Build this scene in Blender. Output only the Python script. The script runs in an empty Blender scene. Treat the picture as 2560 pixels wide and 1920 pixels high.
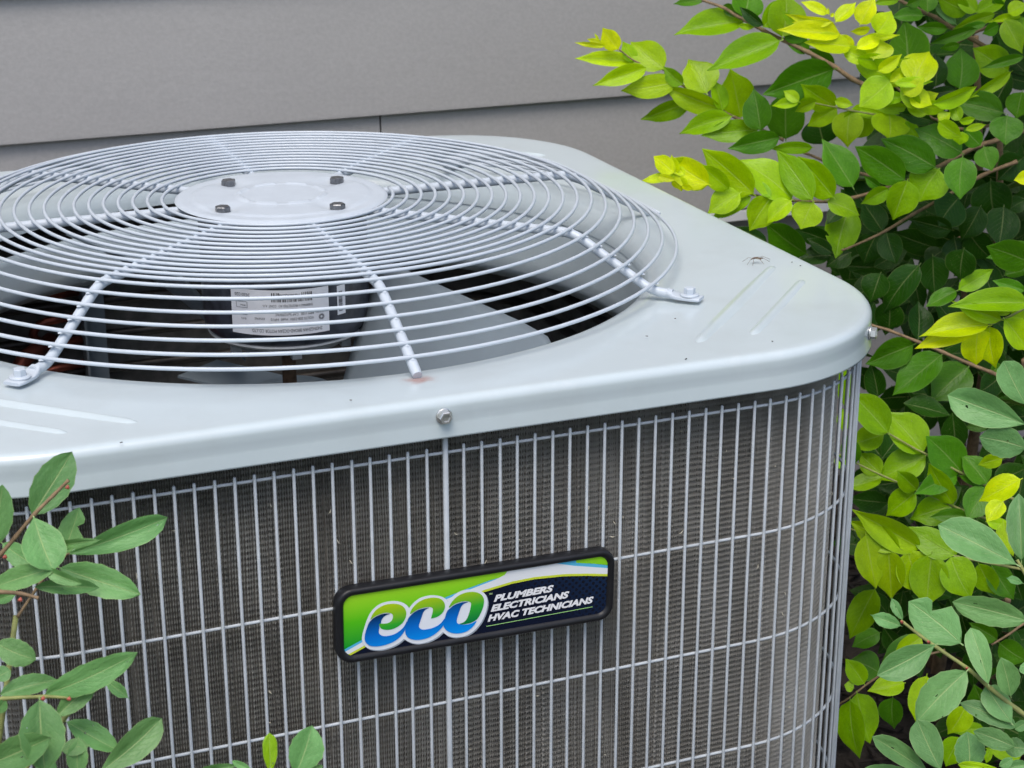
import bpy, bmesh, math, random
import numpy as np
from mathutils import Vector, Matrix
random.seed(7)
rng = np.random.default_rng(7)
sc = bpy.context.scene
PI = math.pi

# ------------------------------------------------------------------ camera
CAM = np.array([-0.38647, -1.47636, 0.42645])
FPX = 4636.8                                   # focal length in photo pixels (2560 wide)
_y, _t, _r = np.radians([-21.9163, 19.6289, -0.05])
FW = np.array([-np.sin(_y)*np.cos(_t), np.cos(_y)*np.cos(_t), -np.sin(_t)])
_rt = np.array([np.cos(_y), np.sin(_y), 0.0]); _up = np.cross(_rt, FW)
RT = _rt*np.cos(_r)+_up*np.sin(_r); UP = -_rt*np.sin(_r)+_up*np.cos(_r)
cd = bpy.data.cameras.new('camera'); cam = bpy.data.objects.new('camera', cd)
sc.collection.objects.link(cam); sc.camera = cam
cd.sensor_width = 36.0; cd.lens = FPX/2560*36.0; cd.clip_start = 0.05; cd.clip_end = 500
cam.matrix_world = Matrix(((RT[0], UP[0], -FW[0], CAM[0]), (RT[1], UP[1], -FW[1], CAM[1]), (RT[2], UP[2], -FW[2], CAM[2]), (0, 0, 0, 1)))
cd.dof.use_dof = True; cd.dof.focus_distance = 1.38; cd.dof.aperture_fstop = 24

# ------------------------------------------------------------------ light: bright overcast
SUN_EL, SUN_AZ = math.radians(65), math.radians(212)     # azimuth measured from +y, clockwise
w = bpy.data.worlds.new('World'); sc.world = w; w.use_nodes = True
nt = w.node_tree; bg = nt.nodes['Background']
sky = nt.nodes.new('ShaderNodeTexSky'); sky.sky_type = 'NISHITA'; sky.sun_disc = False
sky.sun_elevation = SUN_EL; sky.sun_rotation = SUN_AZ
sky.air_density = 1.0; sky.dust_density = 3.2; sky.ozone_density = 1.0
nt.links.new(sky.outputs[0], bg.inputs[0]); bg.inputs[1].default_value = 0.15
sl = bpy.data.lights.new('sun', 'SUN'); sl.energy = 1.35; sl.angle = math.radians(35); sl.color = (1.0, 0.965, 0.91)
so = bpy.data.objects.new('sun', sl); sc.collection.objects.link(so)
sd = Vector((math.sin(SUN_AZ)*math.cos(SUN_EL), math.cos(SUN_AZ)*math.cos(SUN_EL), math.sin(SUN_EL)))
so.rotation_euler = sd.to_track_quat('Z', 'Y').to_euler()
sc.view_settings.view_transform = 'Standard'; sc.view_settings.look = 'None'
sc.view_settings.gamma = 1.0; sc.view_settings.use_curve_mapping = False
sc.view_settings.exposure = 0.43

# ------------------------------------------------------------------ helpers
def ray(px, py): return FW + RT*(px-1280)/FPX - UP*(py-960)/FPX
def at(px, py, d): return CAM + ray(px, py)*d                    # a point d metres in front of the camera
def on_y(px, py, y): v = ray(px, py); return CAM + v*((y-CAM[1])/v[1])
def on_z(px, py, z): v = ray(px, py); return CAM + v*((z-CAM[2])/v[2])
GROUND = -0.70
A = 0.395; RC = 0.147                                            # half width and corner radius of the unit

def link(o, parent=None):
    sc.collection.objects.link(o)
    if parent is not None:
        o.parent = parent
    return o
def mesh(name, verts, faces, mat, parent=None, smooth=True, sharp=None):
    m = bpy.data.meshes.new(name)
    m.from_pydata([tuple(map(float, v)) for v in verts], [], [tuple(f) for f in faces]); m.update()
    if smooth:
        m.polygons.foreach_set('use_smooth', [True]*len(m.polygons))
        if sharp is not None: m.set_sharp_from_angle(angle=math.radians(sharp))
    if mat: m.materials.append(mat)
    o = bpy.data.objects.new(name, m); link(o, parent)
    if parent is not None and parent.parent is None: o.location = -parent.location
    return o
def tag(o, label=None, cat=None, group=None, kind=None):
    if label: o['label'] = label
    if cat: o['category'] = cat
    if group: o['group'] = group
    if kind: o['kind'] = kind
    return o
def empty(name, loc):
    o = bpy.data.objects.new(name, None); o.location = loc; o.empty_display_size = .05; link(o); return o
class MB:
    def __init__(s): s.v = []; s.f = []
    def add(s, v, f):
        n = len(s.v); s.v += [tuple(map(float, a)) for a in v]; s.f += [tuple(i+n for i in a) for a in f]
    def box(s, c, d, M=None):
        v = [(c[0]+x*d[0]/2, c[1]+y*d[1]/2, c[2]+z*d[2]/2) for x in (-1, 1) for y in (-1, 1) for z in (-1, 1)]
        if M is not None: v = [tuple(M @ Vector(a)) for a in v]
        s.add(v, [(0, 1, 3, 2), (4, 6, 7, 5), (0, 4, 5, 1), (2, 3, 7, 6), (0, 2, 6, 4), (1, 5, 7, 3)])
    def tube(s, pts, r, n=8, closed=False, cap=True):
        P = np.array(pts, float); k = len(P)
        R = np.broadcast_to(np.array(r, float), (k,))
        T = np.roll(P, -1, 0)-np.roll(P, 1, 0) if closed else np.gradient(P, axis=0)
        T /= np.linalg.norm(T, axis=1)[:, None]+1e-12
        ref = np.array([0, 0, 1.0]) if abs(T[0][2]) < .9 else np.array([1.0, 0, 0])
        u = np.cross(T[0], ref); u /= np.linalg.norm(u)
        V = []
        for i in range(k):
            u = u-T[i]*(u@T[i]); u /= np.linalg.norm(u); w_ = np.cross(T[i], u)
            for j in range(n):
                a = 2*PI*j/n; V.append(P[i]+R[i]*(math.cos(a)*u+math.sin(a)*w_))
        F = []
        for i in range(k if closed else k-1):
            i2 = (i+1) % k
            for j in range(n):
                j2 = (j+1) % n; F.append((i*n+j, i*n+j2, i2*n+j2, i2*n+j))
        if cap and not closed: F += [tuple(range(n-1, -1, -1)), tuple(range((k-1)*n, k*n))]
        s.add(V, F)
    def lathe(s, prof, n=48, c=(0, 0), cap0=False, cap1=False):
        V = [(c[0]+r*math.cos(2*PI*j/n), c[1]+r*math.sin(2*PI*j/n), z) for r, z in prof for j in range(n)]
        F = [(i*n+j, i*n+(j+1) % n, (i+1)*n+(j+1) % n, (i+1)*n+j) for i in range(len(prof)-1) for j in range(n)]
        if cap0: F.append(tuple(range(n-1, -1, -1)))
        if cap1: F.append(tuple(range((len(prof)-1)*n, len(prof)*n)))
        s.add(V, F)
    def xform(s, M): s.v = [tuple(M @ Vector(a)) for a in s.v]; return s
    def build(s, name, mat, parent=None, smooth=True, sharp=None): return mesh(name, s.v, s.f, mat, parent, smooth, sharp)

# ------------------------------------------------------------------ materials
def new_mat(name):
    m = bpy.data.materials.new(name); m.use_nodes = True
    return m, m.node_tree, m.node_tree.nodes['Principled BSDF']
def N(t, typ, **kw):
    n = t.nodes.new(typ)
    for k, v in kw.items(): setattr(n, k, v)
    return n
def ramp(t, fac, stops):
    r = N(t, 'ShaderNodeValToRGB'); e = r.color_ramp.elements
    while len(e) < len(stops): e.new(0.5)
    for el, (p, c) in zip(e, stops): el.position = p; el.color = (*c, 1) if len(c) == 3 else c
    t.links.new(fac, r.inputs[0]); return r.outputs[0]
def noise(t, scale, detail=3, rough=.55, coord='Object', vec=None, scl=None):
    n = N(t, 'ShaderNodeTexNoise'); n.inputs['Scale'].default_value = scale; n.inputs['Detail'].default_value = detail; n.inputs['Roughness'].default_value = rough
    if vec is None:
        vec = N(t, 'ShaderNodeTexCoord').outputs[coord]
        if scl:
            mp = N(t, 'ShaderNodeMapping'); mp.inputs['Scale'].default_value = scl; t.links.new(vec, mp.inputs[0]); vec = mp.outputs[0]
    t.links.new(vec, n.inputs['Vector']); return n.outputs['Fac']
def mix(t, fac, a, b, mode='MIX'):
    m = N(t, 'ShaderNodeMix', data_type='RGBA', blend_type=mode)
    for i, v in ((0, fac), (6, a), (7, b)):
        if hasattr(v, 'links') or hasattr(v, 'is_linked'): t.links.new(v, m.inputs[i])
        elif i == 0: m.inputs[0].default_value = v
        else: m.inputs[i].default_value = (*v, 1)
    return m.outputs[2]
def math_(t, op, a, b=None, c=None, clamp=False):
    m = N(t, 'ShaderNodeMath', operation=op); m.use_clamp = clamp
    for i, v in enumerate((a, b, c)):
        if v is None: continue
        if hasattr(v, 'is_linked'): t.links.new(v, m.inputs[i])
        else: m.inputs[i].default_value = v
    return m.outputs[0]
def bump(t, b, h, strength, dist=.001):
    n = N(t, 'ShaderNodeBump'); n.inputs['Strength'].default_value = strength; n.inputs['Distance'].default_value = dist
    t.links.new(h, n.inputs['Height']); t.links.new(n.outputs[0], b.inputs['Normal'])
def plain(name, col, rough=.5, metal=0., spec=.5, var=.12, vscale=30, bmp=0, bscale=200):
    m, t, b = new_mat(name)
    f = noise(t, vscale)
    c = ramp(t, f, [(.3, tuple(x*(1-var) for x in col)), (.7, tuple(min(1, x*(1+var)) for x in col))])
    t.links.new(c, b.inputs['Base Color'])
    b.inputs['Roughness'].default_value = rough; b.inputs['Metallic'].default_value = metal; b.inputs['Specular IOR Level'].default_value = spec
    if bmp: bump(t, b, noise(t, bscale), bmp)
    return m

def panel_paint():
    m, t, b = new_mat('painted_panel')
    big = noise(t, 5, 4)
    c = ramp(t, big, [(.0, (.475, .55, .575)), (1., (.575, .648, .672))])
    st = noise(t, 11, 5, .7, scl=(1, 1, 1)); c = mix(t, ramp(t, st, [(.48, (0, 0, 0)), (.75, (.16,)*3)]), c, (.30, .30, .27))
    sm = noise(t, 75, 3, .6); c = mix(t, ramp(t, sm, [(.62, (0, 0, 0)), (.80, (.14,)*3)]), c, (.72, .74, .74))
    # rust bleeding out under the end of the front spoke
    g = N(t, 'ShaderNodeNewGeometry').outputs['Position']
    d = N(t, 'ShaderNodeVectorMath', operation='DISTANCE'); t.links.new(g, d.inputs[0]); d.inputs[1].default_value = (-.001, -.3465, 0)
    rr = math_(t, 'ADD', d.outputs['Value'], math_(t, 'MULTIPLY', math_(t, 'SUBTRACT', noise(t, 90, 4, coord='Object'), .5), .018))
    rf = ramp(t, rr, [(.003, (1, 1, 1)), (.0125, (0, 0, 0))])
    c = mix(t, math_(t, 'MULTIPLY', rf, .85), c, (.36, .10, .04))
    t.links.new(c, b.inputs['Base Color'])
    b.inputs['Roughness'].default_value = .29
    b.inputs['Coat Weight'].default_value = .5; b.inputs['Coat Roughness'].default_value = .09
    return m
M = {}
M['panel'] = panel_paint()
M['wire'] = plain('coated_wire', (.505, .56, .615), .36, 0, .5, .04, 60)
M['guard'] = plain('guard_wire_paint', (.455, .495, .53), .42, 0, .5, .10, 50, .08, 500)
M['zinc'] = plain('zinc_bolt', (.60, .61, .60), .3, .75, .5, .12, 300)
M['dark_bolt'] = plain('dark_steel_bolt', (.16, .165, .175), .36, .75, .5, .3, 350, .1, 700)
M['galv'] = plain('galvanised_sheet', (.25, .30, .335), .42, .3, .5, .10, 14)
M['motor'] = plain('motor_shell', (.05, .054, .068), .28, .2, .5, .5, 95)
M['alu'] = plain('cast_aluminium', (.55, .55, .54), .45, .5, .5, .15, 120)
M['rusty'] = plain('rusty_shaft', (.13, .075, .04), .6, .3, .5, .4, 160)
M['dark'] = plain('dark_interior', (.03, .028, .026), .75, 0, .3, .3, 40)
M['tube'] = plain('coil_tube', (.055, .048, .042), .38, .5, .5, .3, 60)
M['copper'] = plain('copper_pipe', (.20, .055, .035), .42, .7, .5, .35, 70)
M['redpaint'] = plain('red_cap', (.28, .03, .03), .5, 0, .5, .3, 60)
M['paper'] = plain('paper_label', (.78, .79, .82), .5, 0, .4, .04, 90)
M['ink'] = plain('black_ink', (.03, .03, .035), .5, 0, .4, .1, 90)
M['bezel'] = plain('black_plastic_bezel', (.011, .0115, .014), .42, 0, .35, .2, 60)
def fin_mat():
    m, t, b = new_mat('aluminium_fins')
    a = noise(t, 9, 4); f2 = noise(t, 300, 3, scl=(1, 1, .5))
    c = ramp(t, a, [(.25, (.58, .565, .53)), (.55, (.67, .66, .63)), (.8, (.75, .745, .725))])
    c = mix(t, math_(t, 'MULTIPLY', math_(t, 'GREATER_THAN', f2, .69), .6), c, (.62, .60, .52))
    c = mix(t, ramp(t, noise(t, 1, 4, .6, scl=(38, 38, 5)), [(.45, (0, 0, 0)), (.7, (.5,)*3)]), c, (.30, .28, .245))
    t.links.new(c, b.inputs['Base Color']); b.inputs['Metallic'].default_value = .25; b.inputs['Roughness'].default_value = .42
    return m
M['fin'] = fin_mat()
def grad_mat(name, stops, z0, z1, rough=.18, slant=0.):
    m, t, b = new_mat(name)
    g = N(t, 'ShaderNodeNewGeometry').outputs['Position']; s = N(t, 'ShaderNodeSeparateXYZ'); t.links.new(g, s.inputs[0])
    z = math_(t, 'ADD', s.outputs[2], math_(t, 'MULTIPLY', s.outputs[0], slant))
    mr = N(t, 'ShaderNodeMapRange'); mr.inputs[1].default_value = z0; mr.inputs[2].default_value = z1; t.links.new(z, mr.inputs[0])
    t.links.new(ramp(t, mr.outputs[0], stops), b.inputs['Base Color']); b.inputs['Roughness'].default_value = rough
    return m
def flat(name, col, rough=.2):
    return plain(name, col, rough, 0, .5, .02, 20)

# ------------------------------------------------------------------ setting: ground, house wall
def ground():
    m, t, b = new_mat('ground_soil')
    f = noise(t, 14, 6); f2 = noise(t, 2, 3)
    c = ramp(t, f, [(.3, (.018, .014, .011)), (.7, (.06, .047, .038))])
    g = N(t, 'ShaderNodeNewGeometry').outputs['Position']; d = N(t, 'ShaderNodeVectorMath', operation='LENGTH'); t.links.new(g, d.inputs[0])
    lawn = ramp(t, noise(t, 40, 4), [(.3, (.035, .06, .02)), (.7, (.07, .12, .035))])
    fac = math_(t, 'GREATER_THAN', math_(t, 'ADD', d.outputs['Value'], f2), 3.4)
    t.links.new(mix(t, fac, c, lawn), b.inputs['Base Color']); b.inputs['Roughness'].default_value = .9
    bump(t, b, noise(t, 60, 5), .6, .01)
    S = 120
    tag(mesh('ground', [(-S, -S, GROUND), (S, -S, GROUND), (S, S, GROUND), (-S, S, GROUND)], [(0, 1, 2, 3)], m, None, False), kind='structure')
ground()

WY = 0.85; WZ0 = -0.0625; WEX = 0.1785
def siding_mat():
    m, t, b = new_mat('grey_siding_paint')
    big = noise(t, 1.6, 3); grain = noise(t, 26, 5, .6, scl=(.7, 1, 1.2)); fine = noise(t, 210, 3, .6, scl=(.8, 1, 1))
    c = ramp(t, big, [(.3, (.39, .376, .360)), (.7, (.43, .415, .397))])
    c = mix(t, .35, c, ramp(t, fine, [(.35, (.355, .344, .334)), (.7, (.47, .456, .442))]))
    t.links.new(c, b.inputs['Base Color']); b.inputs['Roughness'].default_value = .52; b.inputs['Specular IOR Level'].default_value = .45
    h = math_(t, 'ADD', math_(t, 'MULTIPLY', grain, 1.2), math_(t, 'MULTIPLY', fine, .5))
    bump(t, b, h, .22, .0022)
    return m
M['siding'] = siding_mat()
M['trim'] = plain('white_trim', (.78, .78, .78), .4, 0, .5, .05, 20)
def conc():
    m, t, b = new_mat('pale_concrete')
    c = ramp(t, noise(t, 12, 6), [(.3, (.31, .285, .275)), (.7, (.40, .375, .36))])
    t.links.new(c, b.inputs['Base Color']); b.inputs['Roughness'].default_value = .85; bump(t, b, noise(t, 150, 5), .4, .002); return m
M['concrete'] = conc()
wall = empty('house_wall', (0.3, WY, GROUND)); tag(wall, 'house wall clad in grey horizontal lap siding behind the air conditioner', 'house wall')
def siding_board(x0, x1, z0):
    mb = MB(); h = WEX+.03; yt = WY-.001; yb = WY-.0125; th = .0085; e = .0012
    prof = [(yb+e, z0), (yb, z0+e), (yb, z0+.004), (yt, z0+h), (yt+th, z0+h), (yb+th, z0)]
    n = len(prof); V = [(x, y, z) for x in (x0, x1) for y, z in prof]
    F = [(i, (i+1) % n, n+(i+1) % n, n+i) for i in range(n)]+[tuple(range(n-1, -1, -1)), tuple(range(n, 2*n))]
    mb.add(V, F); return mb.build('siding_board', M['siding'], wall, False)
xj = on_y(949, 310, WY)[0]
joints = {-1: [xj], 0: [-1.1, 2.1], 1: [1.2], 2: [-.6], 3: [.4], 4: [1.5], 5: [-.2], 6: [.8], 7: [1.7], 8: [-.9], 9: [.3], 10: [1.3], 11: [-.4], 12: [.9]}
for k in range(-1, 13):
    xs = [-3.2]+joints[k]+[3.6]
    for a_, b_ in zip(xs[:-1], xs[1:]): siding_board(a_+.0012, b_-.0012, WZ0+WEX*k)
mb = MB(); mb.box((.2, WY+.03, .85), (6.7, .03, 2.6)); mb.build('sheathing', M['dark'], wall, False)
zt = WZ0-WEX
mb = MB(); mb.box((.2, WY-.004, zt-.0095), (6.8, .02, .014)); mb.build('starter_trim', M['trim'], wall, False)
mb = MB(); mb.box((.2, WY+.085, (GROUND+zt-.02)/2-.05), (6.8, .15, zt-.02-GROUND+.1)); mb.build('foundation', M['concrete'], wall, False)
mb = MB(); mb.box((.2, WY-.16, 2.16), (6.9, .40, .03)); mb.box((.2, WY-.37, 2.20), (6.9, .025, .16)); mb.build('eave', M['trim'], wall, False)
# concrete pad under the unit
mb = MB(); mb.box((0, 0, GROUND+.02), (.95, .95, .05)); tag(mb.build('equipment_pad', M['concrete'], None, False), 'pale concrete pad under the air conditioner', 'pad')

# ------------------------------------------------------------------ the air conditioner
AC = empty('air_conditioner', (0, 0, GROUND)); tag(AC, 'light grey outdoor air conditioner with round fan grille and wire guarded coil', 'air conditioner')
def rs(s, a, R):
    """rounded square perimeter: s = 0 at front centre, running towards +x; returns x, y, nx, ny"""
    st = 2*(a-R); q = PI/2*R; tot = 4*(st+q); s = (s+st/2) % tot
    k = int(s//(st+q)); u = s-k*(st+q)
    if u < st: x, y, nx, ny = -st/2+u, -a, 0., -1.
    else:
        g = (u-st)/R; nx, ny = math.sin(g), -math.cos(g); x, y = st/2+R*nx, -(a-R)+R*ny
    for _ in range(k): x, y, nx, ny = -y, x, -ny, nx
    return x, y, nx, ny
def per(a, R): return 8*(a-R)+2*PI*R
NA = 320
def rsq_polar(a, R):
    P = np.array([rs(per(a, R)*i/4000, a, R)[:2] for i in range(4000)]); th = np.unwrap(np.arctan2(P[:, 1], P[:, 0]))
    T = th[0]+np.arange(NA)*2*PI/NA
    th = np.append(th, th[0]+2*PI); P = np.vstack([P, P[:1]])
    return np.stack([np.interp(T, th, P[:, 0]), np.interp(T, th, P[:, 1])], -1), T
ZE = .0066
def top_panel():
    Q0, T = rsq_polar(A-.0065, RC-.0065); circ = lambda r: np.stack([r*np.cos(T), r*np.sin(T)], -1)
    rings = []
    for g in np.linspace(0, PI/2, 8): rings.append((circ(.303+.026*(1-math.cos(g))), np.full(NA, -.020+.022*math.sin(g))))
    for u in (.12, .3, .5, .7, .86, .95, 1): rings.append(((1-u)*circ(.329)+u*Q0, np.full(NA, .002+(ZE-.002)*u**.6)))
    for g in np.linspace(0, PI/2, 7)[1:]:
        o = .0065*math.sin(g); P, _ = rsq_polar(A-.0065+o, RC-.0065+o); rings.append((P, np.full(NA, ZE-.0065*(1-math.cos(g)))))
    for o, z in ((.0000, -.005), (-.0003, -.0095), (-.0001, -.0115), (.0009, -.0195), (.001, -.0207), (-.0008, -.0209), (-.0012, -.018)):
        P, _ = rsq_polar(A+o, RC+o); rings.append((P, np.full(NA, z)))
    V = [(p[0], p[1], z) for P, Z in rings for p, z in zip(P, Z)]
    F = [(i*NA+j, (i+1)*NA+j, (i+1)*NA+(j+1) % NA, i*NA+(j+1) % NA) for i in range(len(rings)-1) for j in range(NA)]
    F = [tuple(reversed(f)) for f in F]
    return mesh('top_panel', V, F, M['panel'], AC)
panel = top_panel()
# pressed ribs at the corners
def rib(p, q, r=.0066, h=.0030):
    p = np.array(p); q = np.array(q); d = (q-p)/np.linalg.norm(q-p); n_ = np.array([-d[1], d[0]]); L = np.linalg.norm(q-p)
    V = []; F = []; cols = 9
    ys = list(np.linspace(0, .012, 5))+list(np.linspace(.02, L-.02, 5))+list(np.linspace(L-.012, L, 5))
    for y in ys:
        e = min(1, y/.012, (L-y)/.012); e = math.sin(e*PI/2); wd = r*(.35+.65*e)
        for c in range(cols):
            u = -1+2*c/(cols-1); a = p+d*y+n_*u*wd
            V.append((a[0], a[1], ZE-.0016-.0004+h*e*(.5+.5*math.cos(u*PI))))
    for i in range(len(ys)-1):
        for c in range(cols-1): F.append((i*cols+c, i*cols+c+1, (i+1)*cols+c+1, (i+1)*cols+c))
    mesh('pressed_rib', V, F, M['panel'], panel)
for k in range(4):
    c_, s_ = [(1, 0), (0, 1), (-1, 0), (0, -1)][k]
    rot = lambda x, y: (c_*x-s_*y, s_*x+c_*y)
    rib(rot(.2098, -.3506), rot(.3624, -.1929)); rib(rot(.2541, -.3507), rot(.3648, -.2372))
# fan throat
def throat():
    n = 160; V = []; F = []; rows = 7
    for i in range(rows):
        for j in range(n):
            th = 2*PI*j/n; deg = math.degrees(th) % 360
            gap = max(0, min(1, (deg-62)/25, (232-deg)/25)); top = -.016-.022*gap
            u = i/(rows-1); z = top+(-.088-top)*u; r = .3045-.004*math.sin(u*PI*.6)+(.006 if i == rows-1 else 0)
            V.append((r*math.cos(th), r*math.sin(th), z))
    for i in range(rows-1):
        for j in range(n): F.append((i*n+j, i*n+(j+1) % n, (i+1)*n+(j+1) % n, (i+1)*n+j))
    o = mesh('fan_throat', V, F, M['panel'], AC); s = o.modifiers.new('thick', 'SOLIDIFY'); s.thickness = .0012; s.offset = -1
throat()
# --- coil: fins as real wavy blades, tubes and inner face
AF = A-.0225; RF = .1245
M['core'] = plain('coil_core', (.20, .19, .17), .7, .2, .3, .3, 60)
def coil():
    pitch = .00178; s0, s1 = -.36, .36+.12+.36
    ss = np.arange(s0, s1, pitch); zz = np.concatenate([np.arange(-.012, -.375, -.0011), [-.64]])
    per_w = .0043; nz = len(zz); V = np.zeros((len(ss), nz, 2, 3)); dep = .0042
    wav = .00034*np.sin(2*PI*zz/per_w); wav[-1] = 0
    for i, s in enumerate(ss):
        x, y, nx, ny = rs(s, AF, RF)
        am = 1+.25*math.sin(s*37)+.2*rng.normal(); j = rng.normal()*.00022+.0003*math.sin(s*90)
        bend = (.0004*np.sin(zz*23+s*31)+.00025*np.sin(zz*61+s*140))
        t_ = wav*am+j+bend; ro = rng.normal()*.0003
        for k, dd in enumerate((ro, -dep)):
            tt = t_ if k == 0 else t_*.8+.0002
            V[i, :, k, 0] = x+nx*dd-ny*tt; V[i, :, k, 1] = y+ny*dd+nx*tt; V[i, :, k, 2] = zz
    idx = np.arange(V.size//3).reshape(len(ss), nz, 2)
    F = np.stack([idx[:, :-1, 0], idx[:, :-1, 1], idx[:, 1:, 1], idx[:, 1:, 0]], -1).reshape(-1, 4)
    m = bpy.data.meshes.new('coil_fins'); v = V.reshape(-1, 3)
    m.vertices.add(len(v)); m.vertices.foreach_set('co', v.ravel().astype(np.float32))
    m.loops.add(F.size); m.loops.foreach_set('vertex_index', F.ravel().astype(np.int32))
    m.polygons.add(len(F)); m.polygons.foreach_set('loop_start', np.arange(0, F.size, 4, dtype=np.int32)); m.update(calc_edges=True)
    m.materials.append(M['fin']); o = bpy.data.objects.new('coil_fins', m); link(o, AC); o.location = -AC.location; tag(o, 'dense wavy aluminium fins of the coil', kind='stuff')
    # backing block of the fin pack, ridged by the tube rows
    n = 300; rows = 120; V = []; F = []
    for i in range(rows+1):
        z = -.012-(.63)*i/rows
        for j in range(n):
            x, y, nx, ny = rs(per(AF-.0045, RF-.0045)*j/n, AF-.0045, RF-.0045); V.append((x, y, z))
    F = [(i*n+j, i*n+(j+1) % n, (i+1)*n+(j+1) % n, (i+1)*n+j) for i in range(rows) for j in range(n)]
    o = mesh('fin_pack', V, F, M['core'], AC)
coil()
for i in range(16):
    z = -.05-.036*i; mb = MB()
    P = [(*rs(per(AF-.036, .09)*j/160, AF-.036, .09)[:2], z) for j in range(160)]
    mb.tube(P, .0052, 8, True); mb.build('coil_tube', M['tube'], AC)
# --- wire guard
AG = A-.0075; RG = RC-.0075
def vwire(mesh_name, r, z0, z1):
    mb = MB(); n = 8
    mb.tube([(0, 0, z0), (0, 0, z0-.0006), (0, 0, (z0+z1)/2), (0, 0, z1)], [r*.72, r, r, r], n)
    m = bpy.data.meshes.new(mesh_name); m.from_pydata(mb.v, [], mb.f); m.polygons.foreach_set('use_smooth', [True]*len(m.polygons)); m.set_sharp_from_angle(angle=1.0); m.materials.append(M['guard']); return m
thin = vwire('guard_wire', .00113, -.0300, -.645); thick = vwire('guard_post', .0020, -.009, -.645)
guard = empty('tmp', (0, 0, 0)); bpy.data.objects.remove(guard)
HZ = (-.0354, -.1365, -.2248, -.3146, -.405, -.495, -.60)
pw = 0.01306; tot = per(AG, RG)
sc_corner = (AG-RG)+RG*math.radians(57)
posts = [tot/4*k+.0034 for k in range(4)]+[(tot/4*k+sc_corner) % tot for k in range(4)]
def put(m, name, s, off):
    x, y, nx, ny = rs(s, AG, RG); o = bpy.data.objects.new(name, m); link(o, AC)
    o.location = Vector((x+nx*off, y+ny*off, 0))-AC.location; o.rotation_euler = (random.uniform(-.0012, .0012), random.uniform(-.0012, .0012), 0); return o
for s in posts: put(thick, 'guard_post', s, 0)
for k in range(int(tot/pw)):
    s = .0034+pw*k
    if min(abs((s-p+tot/2) % tot-tot/2) for p in posts) > pw*.45: put(thin, 'guard_wire', s+random.uniform(-.0003, .0003), 0)
for z in HZ:
    mb = MB(); P = []
    for j in range(260):
        x, y, nx, ny = rs(per(AG-.0024, RG-.0024)*j/260, AG-.0024, RG-.0024); P.append((x, y, z))
    mb.tube(P, .00118, 8, True); mb.build('guard_hoop', M['guard'], AC)
# inner row of the guard behind the right hand corner is the same cage; base pan closes the bottom
mb = MB(); P = [rs(tot*j/120, AG, RG)[:2] for j in range(120)]
V = [(x, y, z) for z in (-.63, -.672) for x, y in P]
mb.add(V, [(j, (j+1) % 120, 120+(j+1) % 120, 120+j) for j in range(120)]+[tuple(range(120))]+[tuple(range(239, 119, -1))]); mb.build('base_pan', M['panel'], AC, True, 40)
# --- hexagon screws on the skirt
def hexhead(R, h, washer=0, wt=.0012, dish=True):
    mb = MB()
    if washer: mb.lathe([(0.0005, wt), (washer*.9, wt), (washer, wt*.6), (washer, 0)], 28)
    z0 = wt if washer else 0
    ring = lambda r, z: [(r*math.cos(PI/3*j), r*math.sin(PI/3*j), z) for j in range(6)]
    V = ring(R, z0)+ring(R, z0+h*.86)+ring(R*.88, z0+h)
    F = [(i*6+j, i*6+(j+1) % 6, (i+1)*6+(j+1) % 6, (i+1)*6+j) for i in range(2) for j in range(6)]
    if dish:
        V += ring(R*.62, z0+h)+ring(R*.55, z0+h*.72); F += [(12+j, 12+(j+1) % 6, 18+(j+1) % 6, 18+j) for j in range(6)]+[(18+j, 18+(j+1) % 6, 24+(j+1) % 6, 24+j) for j in range(6)]+[(24, 25, 26, 27, 28, 29)]
    else: F += [(12, 13, 14, 15, 16, 17)]
    mb.add(V, F); return mb
for k in range(8):
    s = (per(A, RC)/4*(k//2)) + (0 if k % 2 == 0 else (A-RC)+RC*math.radians(50))
    x, y, nx, ny = rs(s, A, RC)
    mb = hexhead(.0046, .0040, .0056, .0010); zax = Vector((nx, ny, 0)); q = zax.to_track_quat('Z', 'Y').to_matrix().to_4x4()
    mb.xform(Matrix.Translation((x+nx*.0003, y+ny*.0003, -.0052 if k % 2 == 0 else -.0075)) @ q @ Matrix.Rotation(.3*k, 4, 'Z')); mb.build('skirt_screw', M['zinc'], AC, False)
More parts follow.
